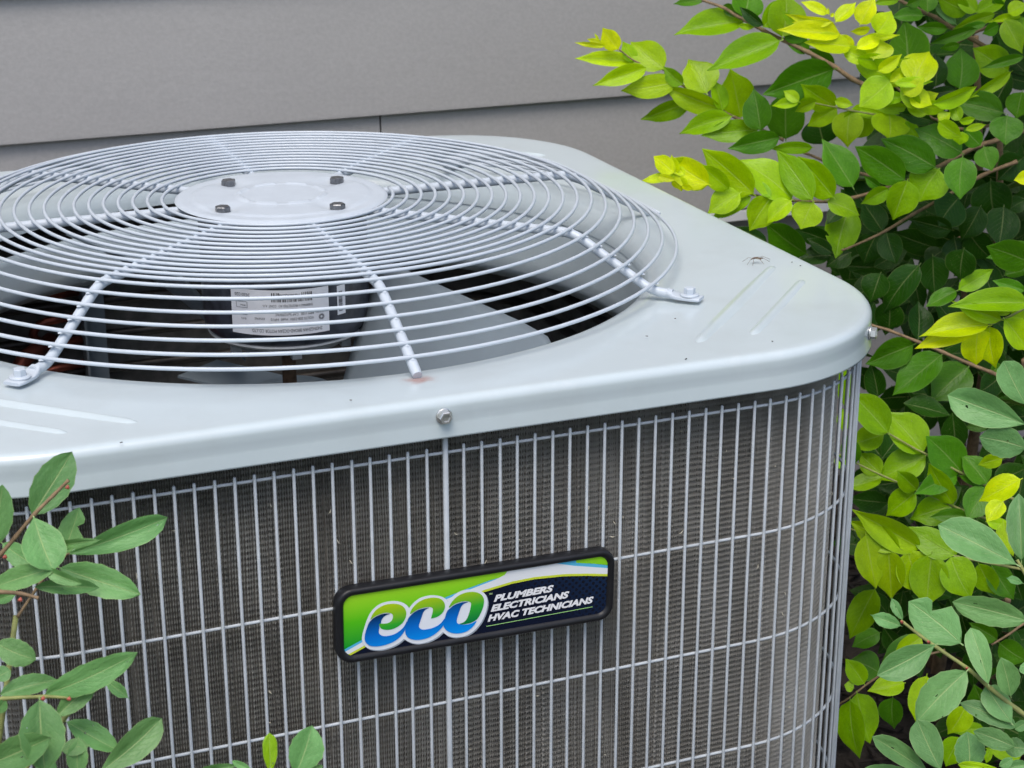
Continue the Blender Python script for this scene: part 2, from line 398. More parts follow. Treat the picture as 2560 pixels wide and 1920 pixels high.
# --- fan grille
def spoke_z(r):
    if r < .262: return .0490
    return .049-(.049-.0085)*(r-.262)/(.338-.262)
def wire_z(r):
    e = [spoke_z(r+d) for d in (-.008, -.004, 0, .004, .008)]; return sum(e)/5+.0048
ang = [math.radians(-90+45*k) for k in range(8)]
for k, a in enumerate(ang):
    mb = MB(); c_, s_ = math.cos(a), math.sin(a); corner = k % 2 == 1
    if not corner:
        rr = list(np.linspace(.04, .24, 6))+[.25, .256, .262, .268, .275]+[.30, .338, .3425]
        P = []
        for r in rr:
            z = sum(spoke_z(r+d) for d in (-.008, -.004, 0, .004, .008))/5; P.append((r*c_, r*s_, z))
        mb.tube(P, [.0038]*(len(P)-2)+[.0038, .0034], 14)
        mb.build('spoke', M['wire'], AC, True, 50)
    else:
        def zc(r):
            z = spoke_z(r)*1.0 if r < .262 else .049-(.049-.0105)*(r-.262)/(.326-.262)
            return max(z, .0088)
        rr = list(np.linspace(.04, .24, 6))+[.25, .256, .262, .268, .275, .29, .305, .316, .322, .328, .334, .340, .345]
        P = [(r*c_, r*s_, sum(zc(r+d) for d in (-.008, -.004, 0, .004, .008))/5) for r in rr]
        mb.tube(P, [.0038]*(len(P)), 14)
        # flattened tab that carries the bolt
        n = 14; rows = [(.341, .0040, .0038, .0092), (.346, .0062, .0022, .0082), (.351, .0074, .0016, .0076), (.362, .0077, .0016, .0076), (.3670, .0072, .0016, .0076), (.3682, .0066, .0012, .0076)]
        V = []
        for r, hw, ht, z in rows:
            for j in range(n):
                g = 2*PI*j/n; u = math.copysign(abs(math.cos(g))**.5, math.cos(g))*hw; v = math.copysign(abs(math.sin(g))**.5, math.sin(g))*ht
                V.append((r*c_-u*s_, r*s_+u*c_, z+v))
        F = [(i*n+j, i*n+(j+1) % n, (i+1)*n+(j+1) % n, (i+1)*n+j) for i in range(len(rows)-1) for j in range(n)]+[tuple(range(n-1, -1, -1)), tuple(range((len(rows)-1)*n, len(rows)*n))]
        mb.add(V, F); sp = mb.build('spoke', M['wire'], AC, True, 50)
        b_ = hexhead(.0045, .0050, .0074, .0015, False); b_.xform(Matrix.Translation((.3585*c_, .3585*s_, .0093)) @ Matrix.Rotation(.2+.5*k, 4, 'Z')); b_.build('tab_bolt', M['wire'], sp, False)
turns = 21; nseg = 112; P = []
for i in range(turns*nseg+1):
    u = i/nseg; r = .0925+.01185*u; a = math.radians(-4)-2*PI*u
    P.append((r*math.cos(a), r*math.sin(a), wire_z(r)))
mb = MB(); mb.tube(P, .00148, 8); mb.build('spiral_wire', M['wire'], AC)
# weld beads where the spiral crosses each spoke
def weld(): 
    mb = MB()
    for a in ang:
        for q in range(turns+1):
            u = ((math.radians(-4)-a) % (2*PI))/(2*PI)+q; r = .0925+.01185*u
            if r > .338: continue
            c_, s_ = math.cos(a), math.sin(a); z = wire_z(r)-.0011
            V = []; 
            for (dr, dt, dz) in ((-.0032, 0, -.0005), (0, -.0030, -.0005), (.0032, 0, -.0005), (0, .0030, -.0005), (0, 0, .0015)):
                V.append(((r+dr)*c_-dt*s_, (r+dr)*s_+dt*c_, z+dz))
            mb.add(V, [(0, 1, 4), (1, 2, 4), (2, 3, 4), (3, 0, 4)])
    o = mb.build('weld_beads', M['wire'], AC); tag(o, kind='stuff')
weld()
# hub plate with dished bolt seats
BA = [math.radians(28.5+90*k) for k in range(4)]; BR = .0655
def hub_plate():
    n = 144; radii = list(np.linspace(0, .030, 7))+[.032, .034, .036, .038, .040]+list(np.linspace(.043, .068, 13))+[.070, .072, .074, .076, .078, .081, .084, .0865, .0880, .0885]
    V = [(0, 0, .0558)]; F = []
    for r in radii[1:]:
        for j in range(n):
            th = 2*PI*j/n; z = .0558
            z += .0022*math.exp(-((r-.0355)/.0014)**2)*(.35+.65*(math.sin(8*th+.4) > -.55))
            if r > .072: z -= .0011*min(1, (r-.072)/.004)
            if r > .086: z -= .0018*min(1, (r-.086)/.0025)
            x, y = r*math.cos(th), r*math.sin(th)
            for b_ in BA:
                for rc, am, sg in ((BR, .0030, .0105), (BR-.014, .0019, .011)):
                    d2 = (x-rc*math.cos(b_))**2+(y-rc*math.sin(b_))**2; z -= am*math.exp(-d2/(2*sg*sg*.55))
            V.append((x, y, z))
    k = len(radii)-1
    F += [(0, 1+j, 1+(j+1) % n) for j in range(n)]
    F += [(1+i*n+j, 1+(i+1)*n+j, 1+(i+1)*n+(j+1) % n, 1+i*n+(j+1) % n) for i in range(k-1) for j in range(n)]
    return mesh('hub_plate', V, F, M['wire'], AC)
hub = hub_plate()
for b_ in BA:
    mb = hexhead(.0064, .0050, 0, 0, False); mb.xform(Matrix.Translation((BR*math.cos(b_), BR*math.sin(b_), .0528)) @ Matrix.Rotation(random.uniform(0, 1), 4, 'Z')); mb.build('hub_bolt', M['dark_bolt'], hub, False)
# --- motor
mb = MB(); mb.lathe([(.02, .047), (.062, .047), (.068, .044), (.0705, .038), (.0705, -.046), (.0690, -.0535), (.0655, -.0575)], 72, cap0=True); motor = mb.build('fan_motor', M['motor'], AC, True, 40)
mb = MB(); mb.lathe([(.0655, -.0570), (.0668, -.0575), (.0672, -.0590), (.064, -.0615), (.058, -.0640), (.050, -.0665), (.049, -.0705), (.040, -.0722), (.012, -.0725)], 72, cap1=True)
for a in (200, 262, 320, 20, 90, 145):
    g = math.radians(a); mb.box((.053*math.cos(g), .053*math.sin(g), -.069), (.008, .008, .006))
mb.build('end_bell', M['alu'], motor, True, 35)
mb = MB(); mb.tube([(0, 0, -.07), (0, 0, -.135)], .0062, 16); mb.build('shaft', M['rusty'], motor, True, 50)
# labels on the motor, printed upside down
def txt(body, size, font_off=0., shear=0.):
    cu = bpy.data.curves.new('text', 'FONT'); cu.body = body; cu.size = size; cu.offset = font_off; cu.shear = shear; cu.resolution_u = 3
    o = bpy.data.objects.new('text', cu); sc.collection.objects.link(o); dg = bpy.context.evaluated_depsgraph_get()
    me = bpy.data.meshes.new_from_object(o.evaluated_get(dg)); v = [tuple(a.co) for a in me.vertices]; f = [tuple(p.vertices) for p in me.polygons]
    bpy.data.objects.remove(o); bpy.data.curves.remove(cu); bpy.data.meshes.remove(me); return v, f
RM = .0708
LA0 = math.atan2(-.0423, -.0577)           # left edge angle of the label
LW = (math.atan2(-.0693, .0180)-LA0)*RM; LH = .0385; LZ0 = -.0460
def cyl(u, v, dr=0): a = LA0+u/RM; return ((RM+dr)*math.cos(a), (RM+dr)*math.sin(a), LZ0+v)
def cyl_patch(mb, u0, v0, u1, v1, dr, n=14):
    V = [cyl(u0+(u1-u0)*i/n, v, dr) for v in (v0, v1) for i in range(n+1)]; mb.add(V, [(i, i+1, n+2+i, n+1+i) for i in range(n)])
mb = MB(); cyl_patch(mb, 0, 0, LW, LH, 0); lab = mb.build('rating_label', M['paper'], motor)
mb = MB()
def line(body, u, v, size, width=None):          # u, v: top right corner of the line as read upside down
    vv, ff = txt(body, size); xs = [a[0] for a in vv]; k = (width/(max(xs)-min(xs))) if width else 1
    mb.add([cyl(u-(a[0]-min(xs))*k, v-a[1], .00025) for a in vv], ff)
line('ZHONGSHAN BROAD-OCEAN MOTOR CO.,LTD.', LW*.92, .0052, .0040, LW*.70)
line('Y7S623C360L', LW*.84, .0096, .0030, LW*.27)
line('VOLTS 208-230V  Hz60  HP1/5', LW*.835, .0148, .0030, LW*.42); line('E256965', LW*.355, .0150, .0026, LW*.10)
line('RPM 1100   CAP 5\u00b5F/370VAC', LW*.835, .0188, .0030, LW*.375)
line('BROAD-OCEAN', LW*.985, .0186, .0021, LW*.13)
line('THERMALLY-PROTECTED AO   CONT  A.O.', LW*.83, .0262, .0029, LW*.49)
line('HB38GQ230', LW*.70, .0352, .0032, LW*.19); line('20201220', LW*.215, .0350, .0038, LW*.165)
line('BLACK', LW*.165, .0140, .0022, LW*.055); line('BROWN', LW*.165, .0255, .0022, LW*.055)
u = LW*.43
while u < LW*.82:
    b_ = random.choice((.00035, .0005, .0008)); cyl_patch(mb, u, .0285, u+b_, .0318, .00025, 2)
    if not (LW*.50 < u < LW*.71): cyl_patch(mb, u, .0318, u+b_, .0362, .00025, 2)
    u += b_+random.choice((.0004, .0005, .0009))
for (a, b_, c, d) in ((.06, .0165, .18, .0168), (.06, .0165, .064, .0190), (.06, .0225, .18, .0228), (.06, .0225, .064, .0275), (.18, .0225, .184, .0275), (.06, .0275, .18, .0278)): cyl_patch(mb, LW*a, b_, LW*c, d, .00025, 3)
for q in range(24):
    a0 = 2*PI*q/24
    for rr_ in (.0022, .0014): cyl_patch(mb, LW*.915+rr_*math.cos(a0)-.00025, .0135+rr_*math.sin(a0)-.00025, LW*.915+rr_*math.cos(a0)+.00025, .0135+rr_*math.sin(a0)+.00025, .00025, 1)
mb.build('label_print', M['ink'], lab, False)
mb = MB(); cyl_patch(mb, LW*1.10, .0115, LW*1.205, .0365, 0, 4); lab2 = mb.build('barcode_label', M['paper'], motor)
mb = MB()
for q in range(22): cyl_patch(mb, LW*1.118, .0145+q*.0008, LW*1.165, .0145+q*.0008+random.choice((.0003, .0005)), .00025, 2)
mb.build('barcode_print', M['ink'], lab2, False)
# --- fan
fan_hub = MB(); fan_hub.lathe([(.007, -.1135), (.016, -.1135), (.016, -.118), (.038, -.1185), (.040, -.1200)], 40, cap0=False)
for q in range(2):
    g = math.radians(-55+180*q); Mx = Matrix.Rotation(g, 4, 'Z'); fan_hub.box((.062, 0, -.1195), (.09, .052, .0022), Mx)
fan_hub = fan_hub.build('fan_spider', M['galv'], AC, True, 40)
def blade(q):
    R3 = Matrix.Rotation(math.radians(120*q), 3, 'Z')
    LR, LT, TR, TT = (np.array(a) for a in ((.086, -.004, -.010), (.153, -.235, -.020), (.022, -.070, -.112), (.03, -.275, -.112)))
    nu, nv = 14, 16; V = []; F = []
    for i in range(nu+1):
        u = i/nu
        for j in range(nv+1):
            v = j/nv
            vv = v
            cut = .06
            uu = u
            p = (1-vv)*((1-uu)*LR+uu*TR)+vv*((1-uu)*LT+uu*TT)
            # rounded outer corners and an arc at the rim
            rr0 = math.hypot(p[0], p[1]); e = (2*u-1)
            ext = 1+.05*(1-e*e)*v-.04*max(0, abs(e)-.85)/.15*max(0, v-.8)/.2
            p = np.array([p[0]*ext, p[1]*ext, p[2]+.006*math.sin(PI*u)])
            V.append(tuple(R3 @ Vector(p)))
    F = [(i*(nv+1)+j, i*(nv+1)+j+1, (i+1)*(nv+1)+j+1, (i+1)*(nv+1)+j) for i in range(nu) for j in range(nv)]
    o = mesh('fan_blade', V, F, M['galv'], AC); s = o.modifiers.new('thick', 'SOLIDIFY'); s.thickness = .0014
for q in (0, 1.5): blade(q)
# --- pipework and end plate inside
def gbox(x0, x1, y, z0, z1, th=.002):
    mb = MB(); mb.box(((x0+x1)/2, y, (z0+z1)/2), (x1-x0, th, z1-z0)); mb.box((x0+.001, y-.012, (z0+z1)/2), (th, .024, z1-z0)); return mb
gbox(-.128, -.104, .315, -.62, -.05).build('end_plate', M['galv'], AC, False)
for k_ in range(6):
    z = -.075-.05*k_; mb = MB()
    P = [(-.13, .305, z)]+[(-.155-.022*math.sin(g), .30, z-.0125+.0125*math.cos(g)) for g in np.linspace(0, PI, 9)]+[(-.13, .305, z-.025)]
    mb.tube(P, .0045, 8); mb.build('return_bend', M['copper'], AC)
mb = MB(); mb.tube([(-.215, .24, -.60), (-.215, .24, -.20), (-.212, .245, -.17), (-.19, .27, -.15), (-.16, .30, -.145)], .008, 10); mb.build('riser_pipe', M['copper'], AC)
mb = MB(); mb.tube([(-.19, .20, -.60), (-.19, .20, -.15)], .011, 12); mb.build('filter_tube', M['redpaint'], AC)
mb = MB(); mb.tube([(-.235, .26, -.62), (-.235, .26, -.10)], .007, 10); mb.build('suction_pipe', M['dark'], AC)
mb = MB(); mb.tube([(-.135, .25, -.205), (-.115, .262, -.198)], .006, 10); mb.build('valve_cap', M['redpaint'], AC)

# ------------------------------------------------------------------ the advertising plate on the guard
SY = -A-.0012                                   # plane of the printed face
def rrect(cx, cz, w_, h_, r, n=8, rot=0.):
    P = []
    for qx, qz, a0 in ((1, 1, 0), (-1, 1, 90), (-1, -1, 180), (1, -1, 270)):
        for i in range(n+1):
            a = math.radians(a0+90*i/n); P.append((qx*(w_/2-r)+r*math.cos(a), qz*(h_/2-r)+r*math.sin(a)))
    c_, s_ = math.cos(rot), math.sin(rot)
    return [(cx+x*c_-z*s_, cz+x*s_+z*c_) for x, z in P]
_c = on_y(780+1100*.3707, 1330+505*.3707, -A-.003); SC = (_c[0]+.0034, _c[2]); SW, SH = .2052, .0552; SROT = math.radians(-1.0)
def sheet(name, P, y, mat, parent):             # flat polygon facing the viewer, with a real thickness
    bm = bmesh.new(); vs = [bm.verts.new((x, y, z)) for x, z in P]
    f = bm.faces.new(vs); bm.normal_update()
    if f.normal.y > 0: bmesh.ops.reverse_faces(bm, faces=[f])
    bmesh.ops.triangulate(bm, faces=bm.faces[:])
    m = bpy.data.meshes.new(name); bm.to_mesh(m); bm.free(); m.materials.append(mat)
    o = bpy.data.objects.new(name, m); link(o, parent); return o
def sign():
    rings = [(SW-.001, SH-.001, .0110, -A+.0058), (SW, SH, .0115, -A+.0050), (SW, SH, .0115, -A-.0010), (SW-.0010, SH-.0010, .0110, -A-.0026), (SW-.0030, SH-.0030, .0100, -A-.0034),
             (SW-.0062, SH-.0062, .0090, -A-.0034), (SW-.0088, SH-.0088, .0080, -A-.0028), (SW-.0108, SH-.0108, .0072, -A-.0014), (SW-.0116, SH-.0116, .0068, -A-.0002)]
    V = []; n = 36
    for w_, h_, r, y in rings: V += [(x, y, z) for x, z in rrect(SC[0], SC[1], w_, h_, r, 8, SROT)]
    F = [(i*n+j, (i+1)*n+j, (i+1)*n+(j+1) % n, i*n+(j+1) % n) for i in range(len(rings)-1) for j in range(n)]+[tuple(range(n))]+[tuple(range((len(rings)-1)*n, len(rings)*n))]
    s = mesh('name_plate', V, F, M['bezel'], AC, True, 60); tag(s, 'black framed oblong plate with green, white and navy print')
    face = rrect(SC[0], SC[1], SW-.0106, SH-.0106, .0072, 8, SROT)
    def clip(P):
        for i in range(len(face)):
            (ax, az), (bx, bz) = face[i], face[(i+1) % len(face)]; out = []
            ins = lambda p: (bx-ax)*(p[1]-az)-(bz-az)*(p[0]-ax) >= 0
            for j in range(len(P)):
                p, q = P[j-1], P[j]; ip, iq = ins(p), ins(q)
                if ip != iq:
                    d1 = (bx-ax)*(p[1]-az)-(bz-az)*(p[0]-ax); d2 = (bx-ax)*(q[1]-az)-(bz-az)*(q[0]-ax); t = d1/(d1-d2)
                    out.append((p[0]+(q[0]-p[0])*t, p[1]+(q[1]-p[1])*t))
                if iq: out.append(q)
            P = out
        return P
    c7 = lambda L: [(lambda v: (v[0], v[2]))(on_y(780+x*.3707, 1330+y*.3707, SY)) for x, y in L]
    ce = lambda L: [(lambda v: (v[0], v[2]))(on_y(840+x*.1808, 1440+y*.1808, SY)) for x, y in L]
    def smooth(P, it=2):
        for _ in range(it):
            Q = []
            for i in range(len(P)):
                p, q = P[i], P[(i+1) % len(P)]; Q += [(.75*p[0]+.25*q[0], .75*p[1]+.25*q[1]), (.25*p[0]+.75*q[0], .25*p[1]+.75*q[1])]
            P = Q
        return P
    # navy ground with a faint dot screen
    m, t, b = new_mat('navy_print')
    g = N(t, 'ShaderNodeTexCoord').outputs['Object']; mp = N(t, 'ShaderNodeMapping'); mp.inputs['Rotation'].default_value = (0, math.radians(45), 0); mp.inputs['Scale'].default_value = (1, 0, 1); t.links.new(g, mp.inputs[0])
    vo = N(t, 'ShaderNodeTexVoronoi'); vo.inputs['Scale'].default_value = 270; vo.inputs['Randomness'].default_value = 0; t.links.new(mp.outputs[0], vo.inputs['Vector'])
    dots = ramp(t, vo.outputs['Distance'], [(.28, (.004, .006, .012)), (.34, (.006, .022, .062))])
    dots.node.color_ramp.interpolation = 'LINEAR'
    sx = N(t, 'ShaderNodeSeparateXYZ'); t.links.new(g, sx.inputs[0]); mr = N(t, 'ShaderNodeMapRange'); mr.inputs[1].default_value = .03; mr.inputs[2].default_value = .12
    t.links.new(math_(t, 'ADD', sx.outputs[0], math_(t, 'MULTIPLY', math_(t, 'ADD', sx.outputs[2], .135), 1.5)), mr.inputs[0])
    t.links.new(mix(t, mr.outputs[0], (.003, .007, .024), dots), b.inputs['Base Color']); b.inputs['Roughness'].default_value = .2
    sheet('printed_face', face, SY, m, s)
    green = grad_mat('green_print', [(0, (.0, .33, .03)), (.45, (.09, .55, .01)), (1, (.45, .85, .03))], -.163, -.120)
    cy = [(150, 830), (235, 782), (345, 722), (620, 580), (900, 440), (1050, 380), (1200, 325), (1330, 290), (1500, 250)]
    sheet('green_field', clip(c7([(100, 900)]+cy+[(1500, 100), (100, 100)])), SY-.0001, green, s)
    sheet('green_corner', clip(c7([(1780, 210), (1880, 212), (2100, 232), (2100, 100), (1780, 100)])), SY-.0001, green, s)
    cyan = flat('cyan_print', (.10, .50, .75))
    sheet('cyan_stripe', clip(c7(cy+[(1560, 262), (1330, 305), (1200, 345), (1050, 398), (900, 460), (620, 600), (345, 745), (235, 805), (150, 850)])), SY-.0002, cyan, s)
    sheet('cyan_stripe', clip(c7([(1600, 150), (1780, 150), (1780, 208), (1900, 214), (2100, 236), (2100, 262), (1900, 240), (1640, 240)])), SY-.0002, cyan, s)
    lime = [(180, 872), (270, 822), (365, 770), (650, 630), (930, 500), (1160, 402), (1350, 345), (1500, 315), (1700, 295), (1850, 292), (2100, 297)]
    top = [(2100, 250), (1900, 236), (1760, 226), (1650, 212), (1590, 150), (1390, 150), (1300, 288), (1240, 318), (1050, 392), (900, 455), (620, 595), (345, 738), (235, 800), (150, 845)]
    sheet('white_band', clip(c7([(180, 862)]+[(x, y-12) for x, y in lime[1:]]+top)), SY-.0003, flat('white_print', (.82, .84, .86)), s)
    sheet('lime_stripe', clip(c7([(x, y-13) for x, y in lime]+[(x, y+2) for x, y in reversed(lime)])), SY-.0004, flat('lime_print', (.62, .72, .05)), s)
    outl = [(350, 870), (365, 780), (400, 670), (430, 580), (470, 500), (530, 430), (610, 375), (710, 345), (820, 338), (920, 360), (980, 400), (1005, 440), (1005, 440), (1060, 370), (1140, 305), (1240, 268), (1350, 258), (1450, 275), (1515, 310), (1545, 350), (1545, 350), (1590, 290), (1670, 225), (1770, 185), (1880, 178), (1990, 195), (2060, 240), (2090, 310), (2095, 390), (2070, 490), (2030, 590), (1980, 670), (1910, 750), (1830, 805), (1740, 840), (1630, 845), (1540, 825), (1475, 770), (1475, 770), (1400, 840), (1300, 895), (1180, 930), (1080, 930), (1000, 905), (935, 865), (935, 865), (860, 930), (760, 980), (640, 1015), (530, 1020), (440, 1000), (380, 950)]
    sheet('letter_shadow', smooth(ce([(x+14, y+14) for x, y in outl])), SY-.0005, flat('grey_print', (.35, .40, .46)), s)
    sheet('letter_outline', smooth(ce(outl)), SY-.0006, flat('pale_print', (.80, .84, .90)), s)
    gl = grad_mat('letter_green', [(0, (.0, .20, .05)), (.35, (.03, .42, .03)), (1, (.62, .74, .0))], -.160, -.1265, .2, -.05)
    bl = grad_mat('letter_blue', [(0, (.0, .30, .90)), (.45, (.0, .16, .62)), (1, (.0, .012, .05))], -.166, -.138, .2, -.05)
    L = [('letter_green', gl, [(460, 610), (500, 520), (560, 450), (640, 400), (730, 378), (820, 375), (900, 395), (950, 440), (970, 500), (960, 570), (920, 640), (860, 690), (790, 725), (720, 740), (650, 735), (605, 712), (588, 645), (588, 645), (625, 652), (670, 652), (720, 645), (765, 615), (782, 570), (785, 535), (760, 508), (700, 500), (640, 508), (570, 533), (510, 568)]),
         ('letter_blue', bl, [(450, 632), (510, 575), (570, 540), (640, 515), (700, 510), (755, 514), (690, 530), (640, 570), (618, 615), (615, 650), (590, 648), (596, 700), (588, 740), (585, 780), (610, 810), (660, 825), (720, 820), (800, 800), (880, 750), (940, 690), (980, 600), (960, 690), (943, 760), (880, 840), (800, 900), (700, 940), (600, 965), (510, 968), (440, 950), (395, 900), (388, 850), (400, 770), (430, 690)]),
         ('letter_green', gl, [(1010, 530), (1040, 450), (1100, 380), (1180, 325), (1280, 295), (1380, 290), (1450, 310), (1495, 360), (1505, 420), (1480, 490), (1430, 540), (1370, 570), (1308, 582), (1308, 582), (1322, 530), (1337, 470), (1330, 430), (1280, 420), (1200, 432), (1120, 458), (1060, 498)]),
         ('letter_blue', bl, [(1000, 562), (1060, 505), (1120, 465), (1200, 440), (1300, 428), (1240, 448), (1200, 490), (1172, 580), (1150, 640), (1138, 685), (1150, 715), (1190, 735), (1250, 730), (1320, 715), (1400, 680), (1460, 630), (1505, 560), (1490, 640), (1475, 690), (1400, 770), (1320, 825), (1220, 865), (1120, 880), (1040, 870), (980, 840), (945, 770), (960, 680), (975, 620)]),
         ('letter_green', gl, [(1545, 445), (1580, 370), (1650, 290), (1740, 235), (1840, 210), (1940, 215), (2010, 250), (2042, 310), (2040, 390), (2010, 480), (1970, 560), (1940, 600), (1870, 640), (1790, 660), (1730, 665), (1690, 655), (1740, 645), (1790, 610), (1822, 550), (1847, 470), (1862, 400), (1862, 360), (1820, 342), (1760, 342), (1690, 357), (1620, 388)]),
         ('letter_blue', bl, [(1530, 475), (1560, 448), (1620, 397), (1690, 367), (1760, 350), (1840, 350), (1760, 373), (1720, 420), (1700, 480), (1680, 540), (1663, 600), (1665, 640), (1700, 662), (1790, 668), (1880, 645), (1948, 602), (1910, 670), (1850, 730), (1780, 770), (1690, 790), (1600, 785), (1530, 755), (1490, 710), (1478, 680), (1490, 640), (1500, 560)])]
    for i, (nm, mt, P) in enumerate(L): sheet(nm, smooth(ce(P)), SY-.0008-.00012*(i % 2), mt, s)
    white = flat('white_lettering', (.86, .86, .88))
    c2 = lambda x, y: on_y(1180+x*.1718, 1370+y*.1718, SY)
    def words(body, p0, p1, h, mt, off=.05, name='lettering', sh=.28):
        v, f = txt(body, 1.0, off, sh); a, b_ = c2(*p0), c2(*p1); xs = [q[0] for q in v]; ys = [q[1] for q in v]; x0, x1 = min(xs), max(xs)
        ux = (b_-a)/(x1-x0); H = h*.1718/4637*1.27/.70
        mesh(name, [(a[0]+ux[0]*(q[0]-x0), SY-.0005, a[2]+ux[2]*(q[0]-x0)+H*q[1]) for q in v], f, mt, s, False)
    words('PLUMBERS', (312, 775), (1185, 622), 98, white); words('ELECTRICIANS', (268, 920), (1412, 712), 98, white); words('HVAC TECHNICIANS', (222, 1065), (1765, 788), 98, white)
    words('TM', (243, 680), (295, 672), 28, flat('lime_lettering', (.55, .75, .35)), .02)
    a, b_ = c2(205, 1135), c2(1750, 850)
    sheet('underline', [(a[0], a[2]-.0003), (b_[0], b_[2]-.0003), (b_[0], b_[2]+.0002), (a[0], a[2]+.0002)], SY-.0005, flat('pale_lime_print', (.40, .75, .25)), s)
sign()

# ------------------------------------------------------------------ leaves
def leaf_mat(name, rough, spec, transl, veinmix, backmix, island=False, rib=.3, holes=False):
    m, t, b = new_mat(name)
    oi = N(t, 'ShaderNodeObjectInfo'); tc = N(t, 'ShaderNodeTexCoord').outputs['UV']; s = N(t, 'ShaderNodeSeparateXYZ'); t.links.new(tc, s.inputs[0])
    x = math_(t, 'ABSOLUTE', math_(t, 'SUBTRACT', s.outputs[0], .5)); y = s.outputs[1]
    vec = N(t, 'ShaderNodeCombineXYZ'); t.links.new(s.outputs[0], vec.inputs[0]); t.links.new(y, vec.inputs[1]); t.links.new(math_(t, 'MULTIPLY', oi.outputs['Random'], 40), vec.inputs[2])
    if island: t.links.new(math_(t, 'MULTIPLY', N(t, 'ShaderNodeNewGeometry').outputs['Random Per Island'], 60), vec.inputs[2])
    n1 = noise(t, 2.2, 3, vec=vec.outputs[0]); n2 = noise(t, 26, 3, vec=vec.outputs[0]); n3 = noise(t, 7, 2, vec=vec.outputs[0])
    c = mix(t, 1.0, oi.outputs['Color'], ramp(t, n1, [(.25, (.74, .80, .72)), (.75, (1.18, 1.14, 1.2))]), 'MULTIPLY')
    c = mix(t, .5, c, mix(t, 1.0, c, ramp(t, n2, [(.3, (.8, .84, .8)), (.7, (1.2, 1.15, 1.15))]), 'MULTIPLY'))
    lite = mix(t, rib, oi.outputs['Color'], (.62, .68, .30))
    mid = ramp(t, math_(t, 'ADD', x, math_(t, 'MULTIPLY', y, .009)), [(.013, (1, 1, 1)), (.030, (0, 0, 0))])
    ph = math_(t, 'ADD', math_(t, 'MULTIPLY', math_(t, 'SUBTRACT', y, math_(t, 'MULTIPLY', x, .75)), 8.5), math_(t, 'MULTIPLY', n3, .9))
    fr = math_(t, 'ABSOLUTE', math_(t, 'SUBTRACT', math_(t, 'FRACT', ph), .5))
    vein = math_(t, 'MULTIPLY', ramp(t, fr, [(.0, (1, 1, 1)), (.09, (0, 0, 0))]), ramp(t, x, [(.0, (1, 1, 1)), (.47, (.1, .1, .1))]))
    c = mix(t, math_(t, 'MULTIPLY', vein, veinmix), c, lite); c = mix(t, math_(t, 'MULTIPLY', mid, .6), c, lite)
    c = mix(t, math_(t, 'MULTIPLY', ramp(t, x, [(.47, (0, 0, 0)), (.497, (1, 1, 1))]), .4), c, lite)
    spots = math_(t, 'GREATER_THAN', noise(t, 34, 1, .3, vec=vec.outputs[0]), .80)
    c = mix(t, math_(t, 'MULTIPLY', spots, .6), c, (.45, .42, .22))
    bf = N(t, 'ShaderNodeNewGeometry').outputs['Backfacing']
    c = mix(t, math_(t, 'MULTIPLY', bf, backmix), c, mix(t, .5, oi.outputs['Color'], (.30, .38, .22)))
    t.links.new(c, b.inputs['Base Color']); b.inputs['Roughness'].default_value = rough; b.inputs['Specular IOR Level'].default_value = spec
    h = math_(t, 'ADD', math_(t, 'ADD', math_(t, 'MULTIPLY', vein, -.5), math_(t, 'MULTIPLY', mid, -.8)), math_(t, 'MULTIPLY', n3, 1.3))
    bump(t, b, h, .35, .0012)
    tr = N(t, 'ShaderNodeBsdfTranslucent'); t.links.new(mix(t, 1.0, c, (1.25, 1.2, .5), 'MULTIPLY'), tr.inputs[0])
    ms = N(t, 'ShaderNodeMixShader'); ms.inputs[0].default_value = transl
    out = t.nodes['Material Output']; t.links.new(b.outputs[0], ms.inputs[1]); t.links.new(tr.outputs[0], ms.inputs[2]); t.links.new(ms.outputs[0], out.inputs[0])
    if holes:
        hn = noise(t, 6.5, 2, .4, vec=vec.outputs[0]); tp = N(t, 'ShaderNodeBsdfTransparent'); m2 = N(t, 'ShaderNodeMixShader')
        t.links.new(math_(t, 'GREATER_THAN', hn, .755), m2.inputs[0]); t.links.new(ms.outputs[0], m2.inputs[1]); t.links.new(tp.outputs[0], m2.inputs[2]); t.links.new(m2.outputs[0], out.inputs[0])
    return m
M['privet'] = leaf_mat('glossy_leaf', .34, .28, .36, .22, .3)
M['privet_mass'] = leaf_mat('glossy_leaf_mass', .4, .2, .25, .2, .3, True)
M['sage'] = leaf_mat('matt_leaf', .46, .45, .2, .16, .3, False, .5, True)
M['bark'] = plain('twig_bark', (.22, .15, .085), .7, 0, .3, .35, 120, .3, 300)
M['greenstem'] = plain('green_stem', (.25, .27, .09), .6, 0, .3, .25, 120, .2, 300)
M['bud'] = plain('red_bud', (.42, .10, .07), .5, 0, .4, .3, 200)
